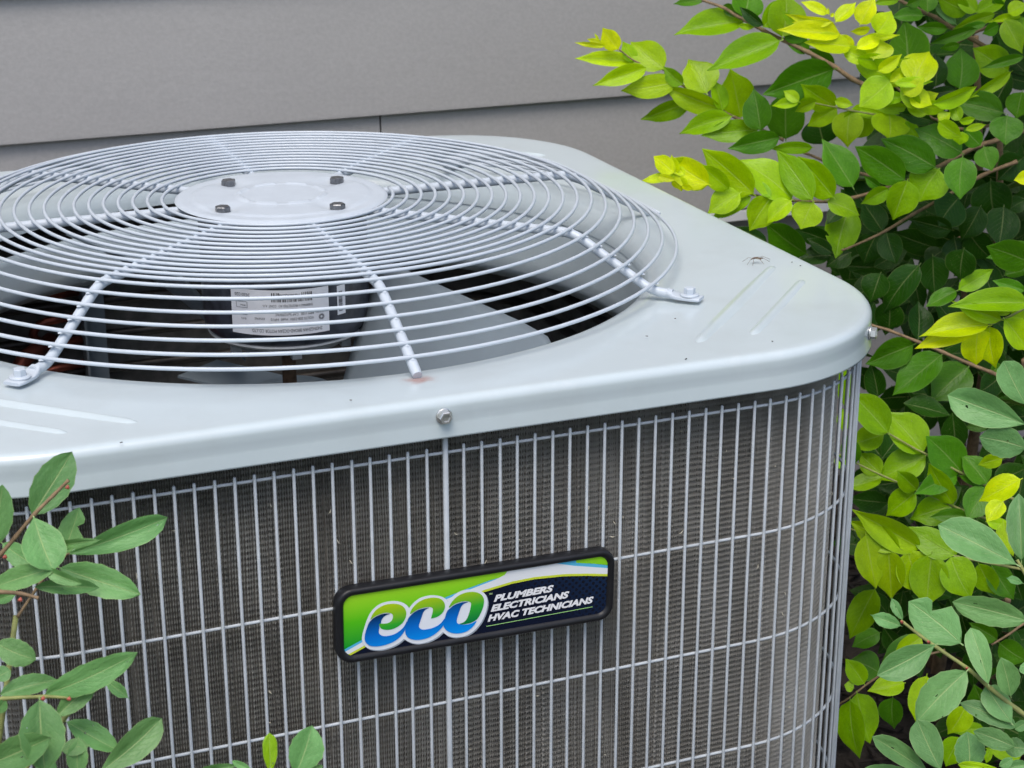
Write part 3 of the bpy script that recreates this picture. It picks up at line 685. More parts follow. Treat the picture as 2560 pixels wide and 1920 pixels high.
def leaf_mesh(kind, var, mat, mt_):
    rnd = random.Random(hash((kind, var)) % 9999 if False else var*17+len(kind)); rows = 11; cols = 6
    curl = rnd.uniform(-.08, .34); fold = rnd.uniform(.08, .45); tw = rnd.uniform(-.25, .25); wob = rnd.uniform(0, 6); bend = rnd.uniform(-.09, .09); pk = rnd.uniform(.86, 1.16); wv = rnd.uniform(.008, .034)
    NRM = {'ov': .735, 'el': .615, 'ob': .60}
    def prof(t):
        if kind == 'ov': a = (t**.60)*((1-t)**.86)*2.02; a = a if t < .72 else a*(1-.50*((t-.72)/.28)**.8)
        elif kind == 'el': a = (t**.72)*((1-t)**.72)*1.66; 
        else: a = (t**.95)*((1-t)**.62)*1.80
        return .5*min(1.0, a/NRM[kind])**pk
    V = []; UV = []
    for i in range(rows+1):
        t = i/rows; h = prof(t) if 0 < i < rows else (.012 if i == 0 else .004)
        if mt_ == 'sage' and var >= 12:                                   # leaves that insects have eaten from one side
            bite = 1-.75*math.exp(-((t-(.62 if var == 12 else .9))/.09)**2)
        else: bite = 1
        for j in range(cols+1):
            u = -1+2*j/cols; x = u*h*(bite if u > 0 else (1 if var < 13 else bite))
            if kind == 'el' and abs(u) == 1: x *= 1+.03*(1 if i % 2 else -1)
            z = fold*abs(x)-curl*t*t+wv*math.sin(t*9+wob+(2 if u > 0 else 0))*abs(u)+tw*x*(t-.4)
            if abs(u) == 1: z -= .02
            V.append((x+bend*math.sin(t*PI)*1.0*.6, t, z)); UV.append((.5+u*.5, t))
    n0 = len(V)
    F = [(i*(cols+1)+j, i*(cols+1)+j+1, (i+1)*(cols+1)+j+1, (i+1)*(cols+1)+j) for i in range(rows) for j in range(cols)]
    V += [(-.016, 0.03, -.004), (.016, .03, -.004), (.014, -.055, .0), (-.014, -.055, .0)]; UV += [(.5, 0)]*4; F.append((n0, n0+3, n0+2, n0+1))
    m = bpy.data.meshes.new('leaf'); m.from_pydata(V, [], F); m.polygons.foreach_set('use_smooth', [True]*len(F))
    ul = m.uv_layers.new(name='UVMap'); li = np.zeros(len(m.loops), np.int32); m.loops.foreach_get('vertex_index', li)
    ul.data.foreach_set('uv', np.array(UV, np.float32)[li].ravel()); m.materials.append(mat); return m
LM = {(k, mt): [leaf_mesh(k, v, M[mt], mt) for v in range(14 if mt == 'sage' else 12)] for k in ('ov', 'el', 'ob') for mt in ('privet', 'sage')}
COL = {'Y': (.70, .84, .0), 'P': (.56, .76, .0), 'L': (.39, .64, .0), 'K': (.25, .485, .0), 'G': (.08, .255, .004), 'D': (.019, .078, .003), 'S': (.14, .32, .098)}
def leaf(plant, b, t, wpx, cls, d, mt='privet', kind='ov', dtip=None, roll=None, var=None, push=0):
    Lp = math.hypot(t[0]-b[0], t[1]-b[1])*d/FPX
    if dtip is None: dtip = d+Lp*random.uniform(-.35, .35)
    t = (b[0]+(t[0]-b[0])*1.07, b[1]+(t[1]-b[1])*1.07); P0, P1 = at(b[0], b[1], d+push), at(t[0], t[1], dtip+push); ax = P1-P0; L = np.linalg.norm(ax); ax /= L
    vw = (P0+P1)/2-CAM; vw /= np.linalg.norm(vw); side = np.cross(ax, vw); side /= np.linalg.norm(side); nrm = np.cross(side, ax)
    if nrm@vw > 0: side = -side; nrm = -nrm
    if roll is None: roll = random.uniform(-32, 32)
    ro = math.radians(roll); s2 = side*math.cos(ro)+nrm*math.sin(ro); n2 = np.cross(s2, ax)
    W = wpx*d/FPX/math.cos(ro)*(1.12 if mt == 'privet' else 1.0)
    if var is None: var = random.randrange(12)
    o = bpy.data.objects.new('leaf', LM[(kind, mt)][var]); link(o, plant)
    zs = L*.55
    mw = Matrix(((s2[0]*W, ax[0]*L, n2[0]*zs, P0[0]), (s2[1]*W, ax[1]*L, n2[1]*zs, P0[1]), (s2[2]*W, ax[2]*L, n2[2]*zs, P0[2]), (0, 0, 0, 1)))
    o.matrix_local = Matrix.Translation(-plant.location) @ mw
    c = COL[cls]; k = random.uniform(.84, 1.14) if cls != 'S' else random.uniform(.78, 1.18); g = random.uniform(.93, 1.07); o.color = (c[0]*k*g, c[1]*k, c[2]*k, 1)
    return o
def twig(plant, pts, r0, r1, mat='bark', name='twig'):
    """pts: (px, py, depth)"""
    P = np.array([at(*p) for p in pts]); n = len(P); Q = []; T = np.linspace(0, n-1, (n-1)*5+1)
    for t in T:                                        # Catmull-Rom through the points
        i = min(int(t), n-2); u = t-i; p0, p1, p2, p3 = P[max(i-1, 0)], P[i], P[i+1], P[min(i+2, n-1)]
        Q.append(.5*((2*p1)+(-p0+p2)*u+(2*p0-5*p1+4*p2-p3)*u*u+(-p0+3*p1-3*p2+p3)*u**3))
    mb = MB(); rr = np.linspace(r0, r1, len(Q))*.8; rr = rr*(1+.22*(np.arange(len(Q)) % 5 == 0)); mb.tube(Q, rr, 7); return mb.build(name, M[mat], plant)

S217 = .217
def conv(o, s, L): return [((o[0]+a*s, o[1]+b*s), (o[0]+c*s, o[1]+d*s), e*s, f) for a, b, c, d, e, f in L]
def line_(o, s, d, L, d2=None):
    n = len(L); return [(o[0]+x*s, o[1]+y*s, d+((d2-d)*i/(n-1) if d2 else 0)) for i, (x, y) in enumerate(L)]
KO, KS = (1350, 30), .2834; TO, UO, VO, WO, XO, PO, QO, RO, EO = (1700, 0), (2130, 0), (1700, 300), (2130, 300), (2130, 640), (2100, 940), (2100, 1250), (2080, 1560), (0, 1120)
FO, FS, HO, HS = (0, 1450), .2833, (500, 1750), .1808
pb = on_z(2420, 1750, GROUND); pb = np.array([.86, .22, GROUND])
privet = empty('privet_shrub', tuple(pb)); tag(privet, 'tall glossy privet shrub with yellow new shoots beside the air conditioner', 'shrub')
def lv(plant, lst, d, spread=.03, **kw):
    for i, (b, t, w_, c) in enumerate(lst):
        leaf(plant, b, t, w_, c, d+random.uniform(-spread, spread), **kw)
# top left shoot
lv(privet, conv(KO, KS, [(575,300,330,285,45,'Y'),(570,290,420,240,50,'Y'),(520,270,485,190,22,'Y'),(690,330,560,150,150,'Y'),(850,440,345,410,120,'P'),(840,440,735,270,110,'L'),(940,495,510,630,150,'L'),(1090,505,815,255,240,'L'),(1200,620,745,690,190,'L'),(1260,640,1090,500,120,'K'),(1470,715,1320,425,290,'L'),(1590,850,1110,710,170,'L'),(1610,870,1545,610,130,'K'),(1770,930,1680,525,285,'L'),(1320,800,915,935,150,'K'),(1690,920,1250,1060,170,'K'),(1920,1040,1460,1080,180,'K')]), 2.02, .012)
twig(privet, line_(KO, KS, 2.02, [(590,310),(700,335),(850,440),(1090,510),(1250,640),(1500,810),(1615,875),(1720,930),(1900,1010),(2150,1130)]), .0008, .0022)
# top shoots
lv(privet, conv(TO, S217, [(730,250,5,325,270,'K'),(1150,470,370,745,300,'K'),(1770,800,1005,1070,400,'G'),(735,200,790,-120,330,'G'),(960,310,1200,0,220,'K'),(1180,420,1230,-60,400,'K'),(1480,600,1200,390,180,'G'),(1780,760,1490,580,200,'G'),(680,290,850,320,70,'L'),(280,0,-60,30,110,'G'),(930,1500,830,1060,300,'G'),(500,60,700,180,120,'G'),(960,290,680,110,120,'D'),(1200,440,1560,330,150,'G'),(1330,300,1180,140,90,'K')]), 2.0, .02)
twig(privet, line_(TO, S217, 2.0, [(250,0),(500,90),(650,180),(960,350),(1180,460),(1470,600),(1780,770),(1982,910),(2200,1010)]), .0018, .0036)
lv(privet, conv(TO, S217, [(1700,160,1425,20,110,'Y'),(1750,250,1240,210,110,'Y'),(1800,310,1330,250,110,'Y'),(1850,400,1195,315,200,'Y'),(1970,540,1470,490,210,'P'),(1795,250,2010,30,150,'Y'),(1720,170,1700,90,30,'Y'),(1730,190,1780,150,40,'Y')]), 1.86, .01)
lv(privet, conv(TO, S217, [(1370,1170,1200,1050,120,'L'),(1370,1180,1075,1200,110,'L'),(1380,1170,1575,1160,100,'L'),(1560,1165,1340,1290,110,'L'),(1790,1225,1420,1010,260,'L'),(1810,1250,1500,1450,200,'L'),(1960,1270,1930,1660,320,'L'),(1780,1160,1985,1210,110,'L')]), 1.98, .01)
twig(privet, line_(TO, S217, 1.98, [(1400,1160),(1560,1190),(1790,1235),(1982,1275),(2300,1330),(2700,1400)]), .0006, .0016, 'greenstem')
lv(privet, conv(TO, S217, [(1220,1600,1230,1050,390,'G'),(1660,1660,1580,1340,390,'D')]), 2.08, .01)
# the yellow shoot and what surrounds it
lv(privet, conv(UO, S217, [(95,280,240,-10,220,'Y'),(290,380,440,140,270,'P'),(70,510,525,400,110,'P'),(250,680,300,440,330,'P'),(60,670,510,720,170,'L'),(480,740,730,690,80,'L'),(700,960,880,570,370,'P'),(490,960,910,940,110,'L'),(440,930,0,640,260,'L'),(440,930,105,1215,340,'L'),(600,1110,250,1200,130,'K'),(670,1080,910,1190,200,'P'),(760,1230,1140,1230,150,'L'),(940,1200,1440,1020,170,'L'),(1000,1400,1250,1575,180,'L'),(1240,1400,1420,1370,80,'L'),(1310,1500,1530,1440,80,'L'),(1270,1520,1240,1660,170,'L'),(1240,1390,1150,1200,140,'K'),(1000,1390,1120,1290,120,'P'),(210,330,0,370,90,'Y'),(20,560,-180,420,140,'Y'),(180,690,-120,560,180,'P'),(330,840,60,600,200,'P'),(520,1000,350,720,210,'P'),(300,820,560,640,140,'P'),(600,1090,820,900,180,'P'),(760,1240,560,1000,170,'L'),(60,560,330,420,150,'Y'),(440,940,640,760,120,'P'),(700,1180,980,1080,140,'P'),(860,1320,620,1200,150,'L')]), 1.86, .012)
twig(privet, line_(UO, S217, 1.86, [(-260,250),(-210,330),(-100,430),(0,530),(180,680),(300,820),(440,940),(600,1090),(780,1250),(900,1350),(1010,1390),(1300,1490),(1700,1420)], 1.95), .0007, .0022)
lv(privet, conv(UO, S217, [(0,1250,370,1310,140,'L'),(430,1300,430,1590,390,'L'),(620,1240,300,1260,130,'K'),(620,1400,760,1580,150,'K'),(160,1260,-60,1600,330,'L')]), 1.98, .01)
lv(privet, conv(UO, S217, [(640,950,590,270,470,'G'),(1240,1020,1260,580,350,'G'),(960,1000,970,640,220,'D'),(1800,820,1420,570,330,'K'),(1980,650,1530,770,110,'G'),(1830,830,1390,1130,120,'L'),(1740,1300,1190,1160,300,'G'),(1960,1060,1900,1350,270,'G'),(820,180,480,180,150,'G'),(1100,330,770,310,130,'G'),(870,140,880,-150,200,'G'),(1340,140,1000,-30,230,'K'),(1200,280,935,40,100,'S'),(1650,160,1190,330,130,'K'),(1540,270,1230,360,90,'G'),(1440,330,920,500,130,'G'),(1430,140,1200,-50,170,'K'),(1430,140,1780,-40,170,'K'),(1690,290,1520,390,130,'G'),(1950,190,1590,250,80,'L'),(1760,230,1950,580,240,'K'),(1800,150,2000,40,160,'L'),(2010,430,1870,200,200,'K'),(920,1390,560,1310,150,'D'),(1240,520,1030,560,90,'G'),(1200,1040,860,1080,120,'D'),(540,0,250,40,90,'K'),(780,0,640,60,110,'G'),(1620,0,1760,120,130,'G')]), 1.93, .02)
twig(privet, line_(UO, S217, 1.96, [(400,-80),(540,0),(740,100),(960,200),(1080,280),(1350,430),(1700,640)]), .002, .0034)
twig(privet, line_(UO, S217, 1.97, [(1200,500),(1340,420),(1500,340),(1800,220)]), .0014, .0024)
# long shoot over the panel edge
lv(privet, conv(VO, S217, [(340,740,-200,470,300,'P'),(565,800,230,515,200,'L'),(845,850,290,365,340,'L'),(1045,890,840,700,110,'K'),(1290,910,750,450,350,'L'),(1525,920,1130,380,300,'K'),(1770,890,1380,450,300,'K'),(1990,770,1680,240,330,'G'),(690,840,340,1060,270,'L'),(820,880,380,1130,160,'K'),(1050,890,830,1255,310,'L'),(1280,930,1010,1160,200,'L'),(1530,950,1400,1240,330,'L'),(1700,935,2060,1060,230,'K')]), 1.84, .008)
lv(privet, conv(KO, KS, [(1190,1440,910,1490,80,'Y'),(1180,1420,1000,1280,140,'Y'),(1200,1430,1160,1270,80,'Y'),(1490,1520,1130,1300,230,'Y'),(1280,1440,1130,1340,80,'Y'),(1230,1450,1240,1575,130,'Y'),(1250,1530,1350,1560,50,'Y'),(1040,1450,1190,1480,60,'Y')]), 1.83, .006)
twig(privet, line_(VO, S217, 1.84, [(60,640),(340,730),(560,800),(700,840),(850,865),(1060,900),(1300,930),(1530,940),(1700,940),(1982,900),(2380,785),(2620,700),(2940,560),(3250,390),(3460,290),(3660,230),(3950,120)], 1.95), .0006, .0036)
lv(privet, conv(VO, S217, [(1150,200,590,320,230,'G'),(1530,320,1060,330,130,'K'),(1450,1540,980,1220,330,'G'),(1950,1010,1810,1550,360,'K'),(1720,1400,1350,1270,200,'D'),(1750,1530,1480,1380,150,'D'),(1000,1400,640,1240,120,'D'),(1900,1000,1700,1180,160,'D'),(1720,1560,1380,1600,200,'D'),(1960,1530,1700,1660,260,'D')]), 1.95, .02)
twig(privet, line_(VO, S217, 2.06, [(1230,330),(1450,385),(1660,470),(1950,580),(2400,700)]), .0016, .0026)
# shaded middle
lv(privet, conv(WO, S217, [(605,690,70,330,340,'G'),(960,545,370,240,350,'G'),(1265,380,760,110,320,'G'),(1480,290,1300,100,200,'G'),(420,790,125,960,170,'K'),(640,700,520,1130,330,'K'),(1000,570,790,920,420,'K'),(1275,430,1250,880,330,'G'),(1520,310,1610,560,250,'G'),(320,780,150,660,100,'G'),(1790,-50,1770,270,340,'G')]), 1.88, .015)
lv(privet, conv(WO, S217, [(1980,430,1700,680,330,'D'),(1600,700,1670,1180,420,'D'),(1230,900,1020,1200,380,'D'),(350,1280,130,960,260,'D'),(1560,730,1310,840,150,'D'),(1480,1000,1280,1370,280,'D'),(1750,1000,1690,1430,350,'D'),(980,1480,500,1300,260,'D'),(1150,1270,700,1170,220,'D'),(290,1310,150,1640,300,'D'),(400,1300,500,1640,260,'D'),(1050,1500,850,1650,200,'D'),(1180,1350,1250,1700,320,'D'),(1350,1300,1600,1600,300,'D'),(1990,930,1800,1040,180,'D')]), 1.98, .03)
lv(privet, conv(WO, S217, [(2100,650,1880,690,150,'Y'),(2050,1640,1580,1470,330,'G')]), 1.72, .01)
twig(privet, line_(WO, S217, 1.95, [(-120,1500),(-30,1470),(200,1370),(400,1270),(680,1100),(1060,890),(1500,640),(1900,480)]), .0012, .0028)
twig(privet, line_(WO, S217, 2.02, [(890,1560),(1050,1490),(1200,1380),(1500,1200),(1900,1000)]), .0012, .0022)
# right hand yellow spray
lv(privet, conv(XO, S217, [(2040,540,1190,550,250,'K'),(1835,650,1530,580,100,'L'),(1720,735,1200,550,170,'L'),(1570,800,845,850,250,'P'),(1430,855,775,1015,200,'Y'),(1450,850,1470,1240,330,'Y'),(1590,815,1610,1260,300,'P'),(1760,730,2050,1080,270,'L'),(1830,690,2060,600,150,'L'),(1990,400,1640,290,140,'G')]), 1.58, .008)
twig(privet, line_(XO, S217, 1.585, [(1440,860),(1580,800),(1720,735),(1830,690),(2000,600),(2300,480),(2700,420)]), .0008, .0016, 'greenstem')
lv(privet, conv(XO, S217, [(770,110,360,600,300,'D'),(425,830,400,520,300,'D'),(760,960,770,540,260,'D'),(1230,390,1600,170,190,'K'),(1200,400,870,580,170,'G'),(930,0,950,430,300,'D'),(1290,-80,1240,260,320,'D'),(330,200,200,500,290,'D'),(710,1020,190,1230,300,'G'),(1030,1140,505,1580,330,'G'),(1340,1280,930,1660,400,'G'),(1600,1340,1740,1260,130,'G'),(1060,1080,1280,960,140,'D'),(1700,1400,1480,1560,250,'D'),(2100,-50,1620,0,260,'G'),(1760,220,2050,120,140,'G'),(300,1620,220,1260,220,'D')]), 1.92, .03)
twig(privet, line_(XO, S217, 1.88, [(150,770),(230,800),(430,860),(760,990),(1050,1110),(1370,1250),(1600,1340),(1760,1410),(2100,1560)]), .0016, .0028)
# low lime branches beside the guard
lv(privet, conv(PO, S217, [(550,655,130,200,330,'K'),(505,670,130,780,260,'K'),(960,880,560,430,380,'K'),(985,920,460,1160,340,'K'),(470,1120,240,900,230,'K'),(480,1170,100,1300,180,'K'),(890,1310,660,1130,200,'K'),(1350,1120,880,1350,230,'G'),(1300,1480,1040,1030,240,'K'),(870,1340,540,1590,280,'K'),(1280,1500,850,1640,310,'K'),(1400,1110,1020,720,390,'G'),(1690,1240,1430,910,260,'G'),(1660,1260,1380,1150,90,'G'),(1700,1290,1480,1640,300,'G'),(40,-130,60,340,170,'K'),(30,620,50,380,160,'K'),(20,1080,40,880,160,'K'),(180,1000,60,700,200,'G')]), 1.80, .012)
lv(privet, conv(PO, S217, [(1870,950,1610,1020,150,'L'),(2080,1190,1610,1410,260,'Y'),(1880,1450,1700,1660,190,'Y')]), 1.55, .008)
twig(privet, line_(PO, S217, 1.80, [(-60,880),(240,1030),(540,1170),(890,1320),(1310,1500),(1450,1560),(1900,1720)]), .0009, .0017, 'greenstem')
twig(privet, line_(PO, S217, 1.80, [(60,420),(260,530),(550,660),(850,830),(970,890),(1400,1120),(1670,1260),(2000,1420)]), .0009, .0017, 'greenstem')
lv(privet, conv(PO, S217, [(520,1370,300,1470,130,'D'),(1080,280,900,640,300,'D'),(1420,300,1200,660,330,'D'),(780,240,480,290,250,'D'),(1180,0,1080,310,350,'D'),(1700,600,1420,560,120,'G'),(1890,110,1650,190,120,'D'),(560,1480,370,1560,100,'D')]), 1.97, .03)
lv(privet, conv(QO, S217, [(1690,250,1960,300,130,'L'),(1880,240,1990,620,210,'L'),(1310,640,820,330,290,'K'),(925,560,190,150,300,'L'),(1060,620,1000,1200,400,'K'),(690,560,130,260,270,'L'),(1280,660,1500,1100,370,'K'),(780,580,920,1060,370,'L'),(560,570,585,1130,330,'L'),(300,400,435,980,340,'L')]), 1.72, .006)
lv(privet, conv(QO, S217, [(1600,740,1780,1070,260,'K'),(1750,750,1990,1130,270,'G'),(400,1030,130,1560,300,'K'),(1470,190,1070,190,150,'G'),(1100,500,900,330,120,'G'),(1330,640,1270,500,100,'K')]), 1.78, .01)
twig(privet, line_(QO, S217, 1.735, [(120,330),(430,460),(690,560),(925,565),(1310,645),(1700,720),(2200,820)]), .0008, .0018, 'greenstem')
lv(privet, conv(RO, S217, [(1030,150,740,350,200,'L'),(1090,600,980,1130,260,'L'),(830,680,460,740,220,'L'),(1540,950,1370,1270,250,'L'),(1480,1310,1320,1620,250,'K'),(210,880,260,1520,280,'K'),(290,800,430,1340,330,'K'),(370,690,170,420,210,'K'),(250,740,150,700,120,'K'),(1820,1440,1790,1600,80,'K')]), 1.75, .015)
lv(privet, conv(RO, S217, [(700,850,690,1190,250,'G'),(550,100,250,250,200,'G'),(1900,180,1600,0,180,'G'),(1930,220,2230,420,250,'G'),(1750,1200,1420,1250,150,'K'),(540,560,250,420,300,'G'),(980,140,600,400,160,'G'),(1800,1100,1650,720,280,'G'),(2190,1500,1800,1440,200,'K')]), 1.83, .02)
twig(privet, line_(RO, S217, 1.77, [(60,930),(170,870),(290,780),(480,640),(800,450),(1300,300)]), .0009, .0015)
twig(privet, line_(RO, S217, 1.80, [(1840,240),(2050,110),(2200,0),(2500,-200)]), .0012, .0018)
# deep interior of the shrub: more leaves of the same kind and the main stems down to the soil
random.seed(21)
def inside(px, py):
    if px < 2010: return False
    if py < 700: return px > 2090+(700-py)*.22 and (px > 2240 or py > 240)
    return px > 2180
mass = {'v': [], 'f': [], 'uv': []}
def mass_leaf(P0, ax, nrm, L, W, var):
    """one leaf of the shrub's inner foliage, added to the joined mass"""
    ax = ax/np.linalg.norm(ax); s2 = np.cross(ax, nrm); s2 /= np.linalg.norm(s2); n2 = np.cross(s2, ax); n0 = len(mass['v'])
    prof_ = (.02, .34, .49, .46, .27, .01); curl = (.12, .25, .05, .2)[var % 4]; fold = (.3, .15, .4, .22)[var % 4]
    for i, h in enumerate(prof_):
        t = i/5
        for u in (-1, 0, 1):
            mass['v'].append(P0+s2*u*h*W+ax*t*L+n2*(fold*abs(u)*h-curl*t*t)*L*.6); mass['uv'].append((.5+.5*u, t))
    mass['f'] += [(n0+i*3+j, n0+i*3+j+1, n0+i*3+j+4, n0+i*3+j+3) for i in range(5) for j in range(2)]
cnt = tries = 0
while cnt < 620 and tries < 12000:                      # shaded leaves behind the ones in front
    tries += 1; px, py = random.uniform(2000, 2640), random.uniform(-60, 1900)
    if not inside(px, py): continue
    if 2290 < px < 2520 and 1040 < py < 1180: continue
    if py > 1640 and px < 2420: continue
    if 540 < py < 820 and px < 2440 and random.random() < .30: continue
    d = random.uniform(2.0, 2.34) if py < 1000 else random.uniform(1.86, 2.2); a = random.uniform(0, 2*PI); Ln = random.uniform(85, 125); P0 = at(px, py, d); P1 = at(px+Ln*math.cos(a), py+Ln*math.sin(a), d+random.uniform(-.015, .015))
    nr = np.array([random.gauss(-.3, .5), random.gauss(-.8, .5), random.gauss(.6, .4)]); L_ = np.linalg.norm(P1-P0)
    mass_leaf(P0, P1-P0, nr, L_, L_*.60, random.randrange(4)); cnt += 1
def px_of(P): d = P-CAM; z = d@FW; return 1280+FPX*(d@RT)/z, 960-FPX*(d@UP)/z
cnt = tries = 0
while cnt < 1900 and tries < 30000:                     # the rest of the crown, above and to the right of the picture
    tries += 1; P0 = np.array([random.uniform(.48, 1.75), random.uniform(-.30, .74), random.uniform(-.60, .62)])
    q = ((P0[0]-1.15)/.72)**2+((P0[1]-.22)/.56)**2+((P0[2]-.02)/.66)**2
    if q > 1: continue
    X, Y = px_of(P0)
    if -70 < Y < 1980 and X < 2650: continue
    if Y <= -70 and X < 2060: continue
    L_ = random.uniform(.036, .055); ax = np.array([random.gauss(0, 1), random.gauss(0, 1), random.gauss(-.2, .5)]); nr = np.array([random.gauss(0, .4), random.gauss(0, .4), 1])
    mass_leaf(P0, ax, nr, L_, L_*.6, random.randrange(4)); cnt += 1
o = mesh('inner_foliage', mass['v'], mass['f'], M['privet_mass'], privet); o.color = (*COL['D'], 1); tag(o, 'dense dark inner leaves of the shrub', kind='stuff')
ul = o.data.uv_layers.new(name='UVMap'); li = np.zeros(len(o.data.loops), np.int32); o.data.loops.foreach_get('vertex_index', li); ul.data.foreach_set('uv', np.array(mass['uv'], np.float32)[li].ravel())
stem0 = on_z(2480, 1700, GROUND)
def stem(pts, r0, r1):
    P = np.array(pts, float); n = len(P); Q = []
    for t in np.linspace(0, n-1, (n-1)*6+1):
        i = min(int(t), n-2); u = t-i; p0, p1, p2, p3 = P[max(i-1, 0)], P[i], P[i+1], P[min(i+2, n-1)]
        Q.append(.5*((2*p1)+(-p0+p2)*u+(2*p0-5*p1+4*p2-p3)*u*u+(-p0+3*p1-3*p2+p3)*u**3))
    mb = MB(); mb.tube(Q, np.linspace(r0, r1, len(Q)), 8); mb.build('stem', M['bark'], privet)
for tgt, b0 in (((2500, 300, 1.97), (0, 0)), ((2400, 620, 2.0), (.03, .05)), ((2560, 900, 1.9), (.06, -.03)), ((2520, 1500, 1.8), (-.04, -.06)), ((2440, 90, 2.0), (.05, .08)), ((2620, 760, 1.62), (.03, -.08))):
    e = at(*tgt); s_ = pb+np.array([b0[0], b0[1], -.02]); m1 = s_*.65+e*.35+np.array([.03, .02, .05]); m2 = s_*.3+e*.7+np.array([.02, .0, .04]); stem([s_, m1, m2, e], .009, .003)

# foreground shrubs with matt sage green leaves
fr = np.array([.42, -.62, GROUND]); right = empty('leafy_shrub', tuple(fr)); tag(right, 'sage green shrub with insect holes in its leaves, at the right of the air conditioner', 'shrub', 'sage green shrubs')
fl = np.array([-.50, -.52, GROUND]); left = empty('leafy_shrub', tuple(fl)); tag(left, 'sage green shrub with cut twigs in front of the air conditioner, at the left', 'shrub', 'sage green shrubs')
SG = dict(mt='sage', kind='el')
def lvv(plant, lst, d, spread, var=None):
    for b, t, w_, c in lst: leaf(plant, b, t, w_, c, d+random.uniform(-spread, spread), mt='sage', kind=random.choice(('el', 'el', 'ob')), var=var, roll=random.uniform(-18, 18))
lvv(right, conv(QO, S217, [(2090,690,2040,-30,300,'S')]), 1.34, .005)
lvv(right, conv(QO, S217, [(2030,740,1210,290,430,'S'),(2150,1390,1350,1190,330,'S')]), 1.31, .005)
lvv(right, conv(QO, S217, [(700,1450,370,1330,170,'S'),(720,1380,590,1130,110,'S'),(2110,960,1930,900,90,'S')]), 1.30, .005, 13)
leaf(right, (QO[0]+1390*S217, QO[1]+1650*S217), (QO[0]+830*S217, QO[1]+1200*S217), 500*S217, 'S', 1.30, mt='sage', kind='el', var=12, roll=0)
lvv(right, conv(QO, S217, [(2250,1240,1990,20,250,'S')])[:0], 1.3, .0)
lvv(right, conv(PO, S217, [(2130,555,1295,270,400,'S'),(2140,830,1640,715,380,'S'),(2140,330,1900,-140,330,'S')]), 1.36, .008)
lvv(right, conv(RO, S217, [(1190,240,600,570,340,'S'),(1550,545,1020,1080,440,'S'),(1800,690,1600,80,260,'S'),(2060,830,1960,420,270,'S'),(2070,1140,1790,740,300,'S'),(2130,1190,1550,920,230,'S')]), 1.29, .01)
lvv(right, conv(RO, S217, [(1250,1680,1000,1140,340,'S'),(1110,1720,510,1325,240,'S'),(920,1720,420,1660,130,'S'),(1580,1690,1560,1270,350,'S'),(2110,1420,1660,1250,240,'S'),(2240,1440,2000,1420,230,'S'),(1950,1690,1480,1620,130,'L'),(2290,1120,2120,1210,120,'S'),(2280,1620,2030,1670,160,'S'),(1930,1640,2070,1560,110,'S'),(2300,560,2180,480,150,'S')]), 1.25, .012)
twig(right, line_(QO, S217, 1.30, [(700,1390),(730,1410),(920,1560),(1130,1710),(1480,1950),(1720,2160),(2050,2420),(2500,2760)]), .0011, .0022, 'greenstem')
twig(right, line_(QO, S217, 1.33, [(2040,690),(2080,760),(2160,900),(2300,1200),(2450,1600)]), .0014, .0022, 'greenstem')
def ground_stem(plant, tgt, base, r0=.0032, r1=.0016):
    e = at(*tgt); P = [base+np.array([0, 0, -.01]), base*.6+e*.4+np.array([.02, 0, .04]), e]; n = 3; Q = []
    for t in np.linspace(0, 1, 14): Q.append((1-t)**2*P[0]+2*t*(1-t)*P[1]+t*t*P[2])
    mb = MB(); mb.tube(Q, np.linspace(r0, r1, 14), 8); mb.build('stem', M['greenstem'], plant)
for tg in ((QO[0]+2500*S217, QO[1]+2760*S217, 1.30), (QO[0]+2450*S217, QO[1]+1600*S217, 1.33), (2330, 1990, 1.25), (2620, 1900, 1.25), (2600, 1160, 1.37)): ground_stem(right, tg, fr)
for nx_, ny_, dd in ((2255, 1556, 1.295), (2322, 1606, 1.295), (2418, 1672, 1.29)):
    c = at(nx_, ny_, dd); mb = MB(); mb.tube([c, c+np.array([-.0015, -.001, .0018])], [.0014, .0006], 6); mb.build('bud', M['bud'], right)
# left
lvv(left, conv(EO, S217, [(120,1250,480,1385,210,'S'),(30,1100,440,1375,260,'S')]), 1.10, .004)
lvv(left, conv(EO, S217, [(370,770,800,90,440,'S'),(790,1220,1880,850,300,'S'),(690,1380,1560,1670,370,'S')]), 1.07, .006)
leaf(left, (EO[0]+710*S217, EO[1]+1240*S217), (EO[0]+900*S217, EO[1]+720*S217), 310*S217, 'S', 1.08, mt='sage', kind='el', var=12, roll=0)
lvv(left, conv(EO, S217, [(1150,1060,650,1150,120,'S'),(390,800,600,1370,480,'S'),(-100,1150,20,470,340,'S'),(500,1390,900,1560,150,'S'),(400,1600,1110,1595,200,'S'),(640,1380,-60,1600,270,'S')]), 1.04, .006)
twig(left, line_(EO, S217, 1.045, [(790,370),(620,540),(400,760),(190,1010),(0,1230),(-400,1650)]), .0012, .0017, 'bark')
twig(left, line_(EO, S217, 1.07, [(800,1215),(700,1260),(610,1360),(420,1620),(200,1950)]), .0007, .0012, 'bark')
lvv(left, conv(FO, FS, [(-30,560,290,690,240,'S'),(400,1010,1120,710,260,'S'),(0,1010,460,870,190,'S'),(590,1250,1025,1490,220,'S'),(890,1690,1405,1255,270,'S'),(500,1200,845,880,200,'S'),(690,1400,690,1710,190,'S'),(780,1460,560,1500,150,'S'),(-60,880,80,800,140,'S'),(-60,180,130,120,110,'S'),(300,1580,480,1700,160,'S'),(-40,1180,40,1060,110,'S')]), 1.03, .01)
lvv(left, conv(FO, FS, [(930,880,1130,1040,110,'S')]), 1.05, .0, 13)
lvv(left, conv(FO, FS, [(350,1060,410,1640,400,'S'),(-80,1620,420,1400,300,'S')]), 1.00, .008)
